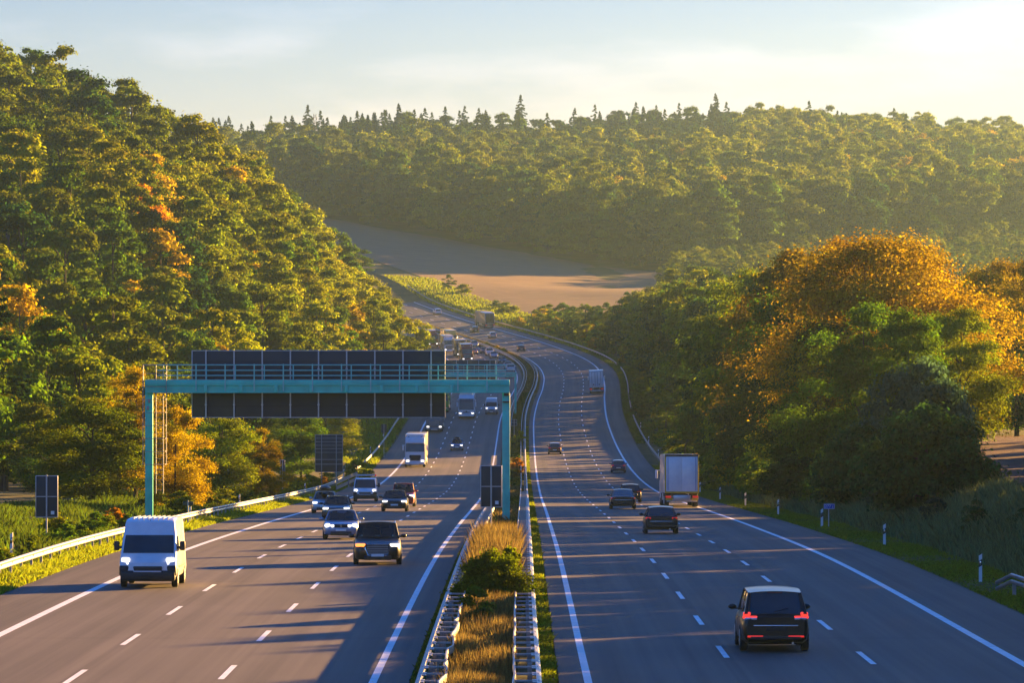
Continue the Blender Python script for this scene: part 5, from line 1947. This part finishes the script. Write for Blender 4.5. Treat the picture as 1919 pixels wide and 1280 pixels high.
def truck(label, d, px, away, cab=P_white, box=P_white, rear=None, H=4.0, L=16.3, frame=None, group=None, yaw=0.0, visor=True, boxfront=True, rearlook='plain', solo=False, deflector=True, grille='bars', lights=True, cabh=3.55):
    root = vroot('articulated_truck' if not solo else 'box_truck', label, 'truck', d, px, away, group, yaw)
    y0 = -L / 2
    Wd = 2.5
    hw = 1.245
    cl = 2.25
    prof = [(y0 + 0.06, 0.36), (y0, 0.75), (y0 + 0.03, 1.85), (y0 + 0.20, 2.98), (y0 + 0.42, cabh - 0.12), (y0 + 0.75, cabh), (y0 + cl, cabh), (y0 + cl, 0.62), (y0 + 1.2, 0.36)]
    wf = lambda z: hw * (1 - 0.035 * max(0, (z - 2) / 2))
    loft_profile(MB(), prof, wf, 0.12).build('cab', cab, root, ang=33)
    panel_on(prof, 2, wf, -0.93, 0.93, 0.06, 0.95, 0.014).build('windscreen', M_glass, root)
    for s in (-1, 1):
        MB().grid([[(s * (wf(z) + 0.006), y, z) for z in (1.95, 2.4, 2.85)] for y in (y0 + 0.45, y0 + 0.9, y0 + 1.4)]).build('side_window', M_glass, root)
        q = MB().box((s * (hw + 0.24), y0 + 0.2, 2.42), (0.20, 0.16, 0.70), 0.06).box((s * (hw + 0.10), y0 + 0.25, 2.72), (0.26, 0.06, 0.06), 0.02)
        q.build('wing_mirror', cab if cab is not P_truckred else M_black, root)
        MB().box((s * 0.93, y0 + 0.02, 0.80), (0.42, 0.14, 0.24), 0.06, rz=s * 0.18).build('headlight', M_head if lights else M_headoff, root)
    if visor:
        MB().box((0, y0 + 0.03, 3.04), (2.2, 0.26, 0.15), 0.05, rx=-0.25).build('sun_visor', cab, root)
    if grille == 'mesh':
        gp = MB().prism([(-0.55, 0.85), (0.55, 0.85), (0.72, 1.3), (0.68, 1.52), (-0.68, 1.52), (-0.72, 1.3)], y0 - 0.035, y0 + 0.1).build('grille', M_black, root)
        q = MB()
        for z in np.linspace(0.95, 1.45, 6):
            q.box((0, y0 - 0.045, z), (1.15 + 0.2 * (z - 0.95), 0.02, 0.028))
        q.build('grille_bar', M_dark, gp)
    else:
        gp = MB().box((0, y0 - 0.0, 1.28), (1.75, 0.08, 0.85), 0.05).build('grille', M_black, root)
        q = MB()
        for z in np.linspace(0.98, 1.6, 5):
            q.box((0, y0 - 0.05, z), (1.66, 0.03, 0.07), 0.012)
        q.build('grille_bar', M_alu, gp)
    MB().box((0, y0 + 0.03, 0.50), (2.3, 0.30, 0.34), 0.09).build('bumper', cab, root)
    MB().box((0, y0 - 0.055, 0.50), (0.52, 0.02, 0.11)).box((0, y0 - 0.10, 0.38), (1.0, 0.05, 0.12), 0.02).build('number_plate', M_plate, root)
    if deflector:
        MB().prism([(-1.12, 0), (1.12, 0), (1.05, 0.42), (-1.05, 0.42)], 0, 1.0).build('roof_deflector', cab, root).location = (0, y0 + 0.95, cabh - 0.05)
        q = MB()
        for x in (-0.8, 0.8):
            q.ell((x, y0 + 0.78, cabh + 0.05), (0.13, 0.08, 0.1), 10, 6)
        q.build('roof_lamp', M_headoff, root)
    # chassis and body
    b0, b1 = y0 + cl + 0.55, -y0 - 0.05
    zf = 1.05
    MB().box((0, (b0 + b1) / 2, (zf + H) / 2), (2.53, b1 - b0, H - zf), 0.05).build('trailer', box, root, ang=25)
    MB().box((0, (y0 + 1 + b1) / 2, 0.86), (0.9, b1 - y0 - 1.4, 0.26), 0.02).build('chassis', M_black, root)
    if not solo:
        wheels(root, L, 2.5, (y0 + 1.35, y0 + 4.95, b1 - 2.2, b1 - 3.5, b1 - 4.8), 0.5, 0.34, rim=M_alu)
    else:
        wheels(root, L, 2.5, (y0 + 1.35, b1 - 2.2), 0.48, 0.32, rim=M_alu)
    for s in (-1, 1):
        MB().box((s * 1.2, (b0 + b1) / 2 - 0.6, 0.72), (0.06, (b1 - b0) * 0.36, 0.5), 0.02).build('side_guard', M_alu, root)
        MB().box((s * 1.02, b1 + 0.0, 0.78), (0.42, 0.10, 0.16), 0.03).build('tail_light', M_tail, root)
        if rearlook == 'blue':
            MB().box((s * 0.98, b1 + 0.02, 0.60), (0.50, 0.03, 0.16), 0.01).build('reflector_plate', M_yel, root)
        MB().box((s * 1.0, b1 - 1.55, 0.72), (0.42, 0.02, 0.72)).build('mud_flap', M_black, root)
    fr = frame or M_alu
    q = MB()
    for s in (-1, 1):
        q.box((s * 1.235, b1 + 0.006, (zf + H) / 2), (0.09, 0.07, H - zf), 0.015)
    q.box((0, b1 + 0.006, zf + 0.06), (2.38, 0.07, 0.14), 0.015)
    q.build('door_frame', fr, root)
    MB().box((0, b1 + 0.012, H - 0.09), (2.55, 0.10, 0.17), 0.02).build('top_rail', M_black if rearlook == 'blue' else fr, root)
    if rear is not None:
        for s in (-1, 1):
            dr = MB().box((s * 0.595, b1 + 0.018, (zf + H) / 2 - 0.02), (1.175, 0.03, H - zf - 0.32), 0.008).build('rear_door', rear, root)
            q = MB()
            if rearlook == 'bars':
                q.tube([(s * 0.22, b1 + 0.05, zf + 0.2), (s * 0.22, b1 + 0.05, H - 0.25)], 0.025, 6)
                q.tube([(s * 0.80, b1 + 0.05, zf + 0.2), (s * 0.80, b1 + 0.05, H - 0.25)], 0.025, 6)
                q.box((s * 0.5, b1 + 0.05, zf + 0.55), (0.16, 0.04, 0.22))
            else:
                q.tube([(s * 1.05, b1 + 0.05, zf + 0.2), (s * 1.05, b1 + 0.05, H - 0.25)], 0.02, 6)
            q.build('locking_bar', M_black if rearlook == 'bars' else M_blue, dr)
    MB().box((0, b1 - 0.1, 0.48), (2.3, 0.1, 0.16), 0.02).build('underrun_bar', M_alu, root)
    if rearlook == 'blue':
        MB().box((0, b1 + 0.01, 0.70), (1.30, 0.03, 0.42), 0.01).build('tail_plate', P_silver, root)
    return root

def coach(label, d, px, L=12.5):
    root = vroot('coach_bus', label, 'coach', d, px, False)
    y0 = -L / 2
    H, hw = 3.75, 1.27
    prof = [(y0 + 0.10, 0.35), (y0, 0.7), (y0 + 0.02, 1.35), (y0 + 0.18, 2.55), (y0 + 0.42, 3.3), (y0 + 0.95, H), (-y0 - 0.3, H), (-y0, H - 0.4), (-y0, 0.4)]
    wf = lambda z: hw * (1 - 0.05 * max(0, (z - 2) / 2))
    loft_profile(MB(), prof, wf, 0.14).build('body', P_white, root, ang=33)
    q = panel_on(prof, 2, wf, -0.93, 0.93, 0.02, 1.0, 0.014, 9)
    q2 = panel_on(prof, 3, wf, -0.93, 0.93, 0.0, 0.8, 0.014, 9)
    q.add(q2.v, q2.f)
    q.build('windscreen', M_glass, root)
    for s in (-1, 1):
        MB().grid([[(s * (wf(z) + 0.006), y, z) for z in (1.75, 2.4, 3.0)] for y in np.linspace(y0 + 0.8, -y0 - 0.6, 8)]).build('side_window', M_glass, root)
        q = MB().box((s * (hw + 0.20), y0 - 0.05, 2.25), (0.22, 0.18, 0.75), 0.08)
        q.tube([(s * hw * 0.95, y0 + 0.35, 3.15), (s * (hw + 0.2), y0 - 0.05, 3.0), (s * (hw + 0.2), y0 - 0.05, 2.5)], 0.05, 8)
        q.build('wing_mirror', P_white, root)
        MB().box((s * 1.0, y0 + 0.03, 0.86), (0.42, 0.14, 0.2), 0.06, rz=s * 0.2).build('headlight', M_head, root)
    MB().box((0, y0 + 0.0, 1.02), (1.1, 0.06, 0.14), 0.03).build('grille', M_black, root)
    MB().ell((0, y0 - 0.02, 1.10), (0.14, 0.03, 0.14), 14, 8).build('emblem', M_black, root)
    MB().box((0, y0 + 0.08, 0.46), (2.35, 0.2, 0.26), 0.07).build('bumper', P_white, root)
    MB().box((0, y0 - 0.04, 0.56), (0.52, 0.02, 0.11)).build('number_plate', M_plate, root)
    MB().box((0, y0 + 2.2, H + 0.12), (1.9, 1.8, 0.26), 0.08).build('air_conditioner', P_cream, root)
    wheels(root, L, 2.5, (y0 + 2.6, -y0 - 3.2), 0.5, 0.3)
    MB().box((0, 0, 0.45), (2.1, L * 0.9, 0.25), 0.03).build('underbody', M_black, root)
    return root

def row_d(px, row, lo=900.0, hi=1450.0):
    """distance at which the road seen in column px lies in row row of the photo"""
    ds = np.arange(lo, hi, 1.0)
    uu = (px - 960) / F * ds - xr(ds)
    return float(ds[np.argmin(np.abs(600 - (zroad(ds, uu) - CZ) / ds * F - row))])
# ---- oncoming, left carriageway
van('white high-roof panel van with black bumper and lit headlights, nearest vehicle on the left carriageway', 181, 288, False, 5.6, 2.05, 2.5, P_white)
car('large black SUV with tall chrome-framed grille and amber lamp, in the lane nearest the median', 205, 708, False, 'suv', 5.0, 1.96, 1.72, P_black, lights='blink', grille='frame', rails=True, yaw=0.03)
car('silver-blue saloon with four round headlights, directly behind the black SUV', 249, 641, False, 'sedan', 4.75, 1.82, 1.46, P_bluesil, grille='twin', yaw=0.02)
car('dark grey estate car half hidden behind the silver-blue saloon', 309, 633, False, 'wagon', 4.7, 1.80, 1.48, P_dkgrey, rails=True)
car('pale silver hatchback with a black roof box, at the edge of the left hard shoulder', 340, 610, False, 'hatch', 4.25, 1.74, 1.50, P_silver, roofbox=True)
van('white delivery van with roof rack and red beacon, behind the car with the roof box', 413, 686, False, 4.9, 1.95, 1.96, P_white, rack=True)
car('black hatchback with pale headlights, in the middle lane in front of the red SUV', 349, 741, False, 'hatch', 4.4, 1.84, 1.48, P_black)
car('dark red off-road car with roof rails, just behind the black hatchback', 378, 757, False, 'suv', 4.5, 1.82, 1.78, P_red, rails=True, plate=False)
truck('white articulated truck with black mesh grille, in the slow lane behind the cars', 617, 781, False, P_white, P_cream, None, 4.0, grille='mesh', cabh=3.7)
car('small silver people carrier with dark roof box, right of the white truck', 676, 857, False, 'mpv', 4.2, 1.72, 1.56, P_bluesil, roofbox=True)
truck('grey lorry cab with broad slatted grille, its top hidden by the gantry sign', 748, 816, False, P_greyv, P_tarp, None, 4.0, lights=True)
truck('bright green lorry mostly hidden behind the right end of the long gantry sign', 818, 829, False, P_green, P_green, None, 3.9, lights=False)
coach('white touring coach with large windscreen, beneath the gantry beam', 793, 876)
van('white high-roof van beside the white coach, near the gantry leg', 806, 922, False, 5.9, 2.0, 2.6, P_white, bumper=P_greyv)
# the queue beyond the second gantry
truck('red-brown lorry in front of the queue, above the second gantry sign', row_d(874, 677), 874, False, P_truckred, P_maroon, None, 4.0)
truck('dark-cabbed lorry with pale roof close behind the red-brown lorry', row_d(863, 668), 863, False, P_dkgrey, P_tan, None, 4.0)
truck('white-cabbed lorry with long tan side, left in the queue of lorries', row_d(838, 659), 838, False, P_white, P_tan, None, 4.0)
truck('lorry with tall yellow box front above a dark cab, behind the white-cabbed lorry', row_d(843, 650), 843, False, P_dkgrey, P_yellow, None, 4.2, cabh=2.9, deflector=False)
truck('far red lorry at the left end of the queue, by the sunlit trees', row_d(806, 648), 806, False, P_truckred, P_tan, None, 4.0)
for row, px, sty, P, lab, H in ((642, 862, 'hatch', P_white, 'white car half hidden behind the dark-cabbed lorry', 1.5), (650.5, 889, 'suv', P_silver, 'silver car alone in the middle lane of the far queue', 1.6),
                               (662, 908, 'sedan', P_maroon, 'dark red car at the head of three in the far queue', 1.46), (666, 918, 'suv', P_white, 'white SUV, middle one of three close together in the far queue', 1.7),
                               (671, 926, 'hatch', P_silver, 'silver hatchback, nearest of three close together in the far queue', 1.5), (681, 941, 'wagon', P_dkgrey, 'dark grey estate by the bend rail, above the end of the gantry railing', 1.5),
                               (690, 953, 'sedan', P_silver, 'silver saloon seen through the end of the gantry railing', 1.46), (697, 958, 'suv', P_white, 'white SUV crossed by the top rail of the second gantry', 1.65),
                               (708, 956, 'suv', P_black, 'dark car with lit headlights beneath the beam of the second gantry', 1.6), (664, 888, 'hatch', P_red, 'red car hidden alongside the red-brown lorry', 1.5)):
    car(lab, row_d(px, row), px, False, sty, 4.5, 1.82, H, P, lights='on' if row > 700 else 'off')
# ---- driving away, right carriageway
car('black people carrier with red wing-shaped tail lights, nearest vehicle on the right carriageway', 138, 1446, True, 'mpv', 4.82, 1.88, 1.70, P_black, lights='brake', tail='wing', plate=False, belt=1.04, yaw=0.0)
car('black hatchback with chrome strip, alone in the middle lane of the right carriageway', 263, 1238, True, 'hatch', 4.35, 1.80, 1.45, P_black, tail='dark')
car('dark saloon with pale blue rear window, left of the lorry', 363, 1167, True, 'coupe', 4.95, 1.88, 1.45, P_black, tail='dark')
car('dark car just ahead of the dark saloon, its roof bright in the sun', 408, 1181, True, 'wagon', 4.7, 1.83, 1.5, P_black, tail='dark')
car('small navy blue hatchback ahead in the slow lane, on the sunlit strip', 587, 1159, True, 'hatch', 4.1, 1.74, 1.5, P_navy)
car('dark maroon hatchback in the fast lane, on the shaded road', 662, 1040, True, 'hatch', 4.2, 1.76, 1.52, P_maroon)
truck('white articulated lorry seen from behind with pale blue doors, on the right hard-shoulder line', 380, 1272, True, P_white, P_white, P_white, 4.0, rearlook='blue', frame=M_yel)
truck('white box lorry with grooved rear doors and yellow corners, before the right bend', 893, 1119, True, P_white, P_white, P_white, 4.1, rearlook='bars', L=10, solo=True)
car('dark car on the far bend, alone in the middle lane', row_d(977, 658.5), 977, True, 'hatch', 4.3, 1.78, 1.5, P_dkgrey)
car('silver car beyond the bend, below the tan trailer', row_d(923, 633.5), 923, True, 'hatch', 4.3, 1.78, 1.55, P_silver)
car('dark car with sunlit roof beside the tan trailer', row_d(890, 623), 890, True, 'suv', 4.3, 1.78, 1.6, P_dkgrey)
truck('tan curtain-sided trailer climbing the far hill, seen from behind', row_d(909, 615) + 7, 909, True, P_dkgrey, P_tan, P_dkgrey, 4.0)
car('small white car, farthest up the hill on the right carriageway', row_d(820, 589), 820, True, 'suv', 4.4, 1.8, 1.6, P_white)

# ------------------------------------------------------------------ the air
hz = MB().box((0, 1720, 118), (1700, 3640, 236)).build('haze', M_dark, None, smooth=False)
hz.data.materials.clear()
m, n, o = _new('haze air')
v = n.nodes.new('ShaderNodeVolumePrincipled')
v.inputs['Color'].default_value = (0.52, 0.82, 0.95, 1)
v.inputs['Density'].default_value = 0.00006
v.inputs['Anisotropy'].default_value = 0.83
n.links.new(v.outputs[0], o.inputs['Volume'])
hz.data.materials.append(m)
tag(hz, kind='stuff')

# prototypes that were never set out
for k_, e in TREES.items():
    if not e[1]:
        for ch in list(e[0].children):
            bpy.data.objects.remove(ch)
        bpy.data.objects.remove(e[0])
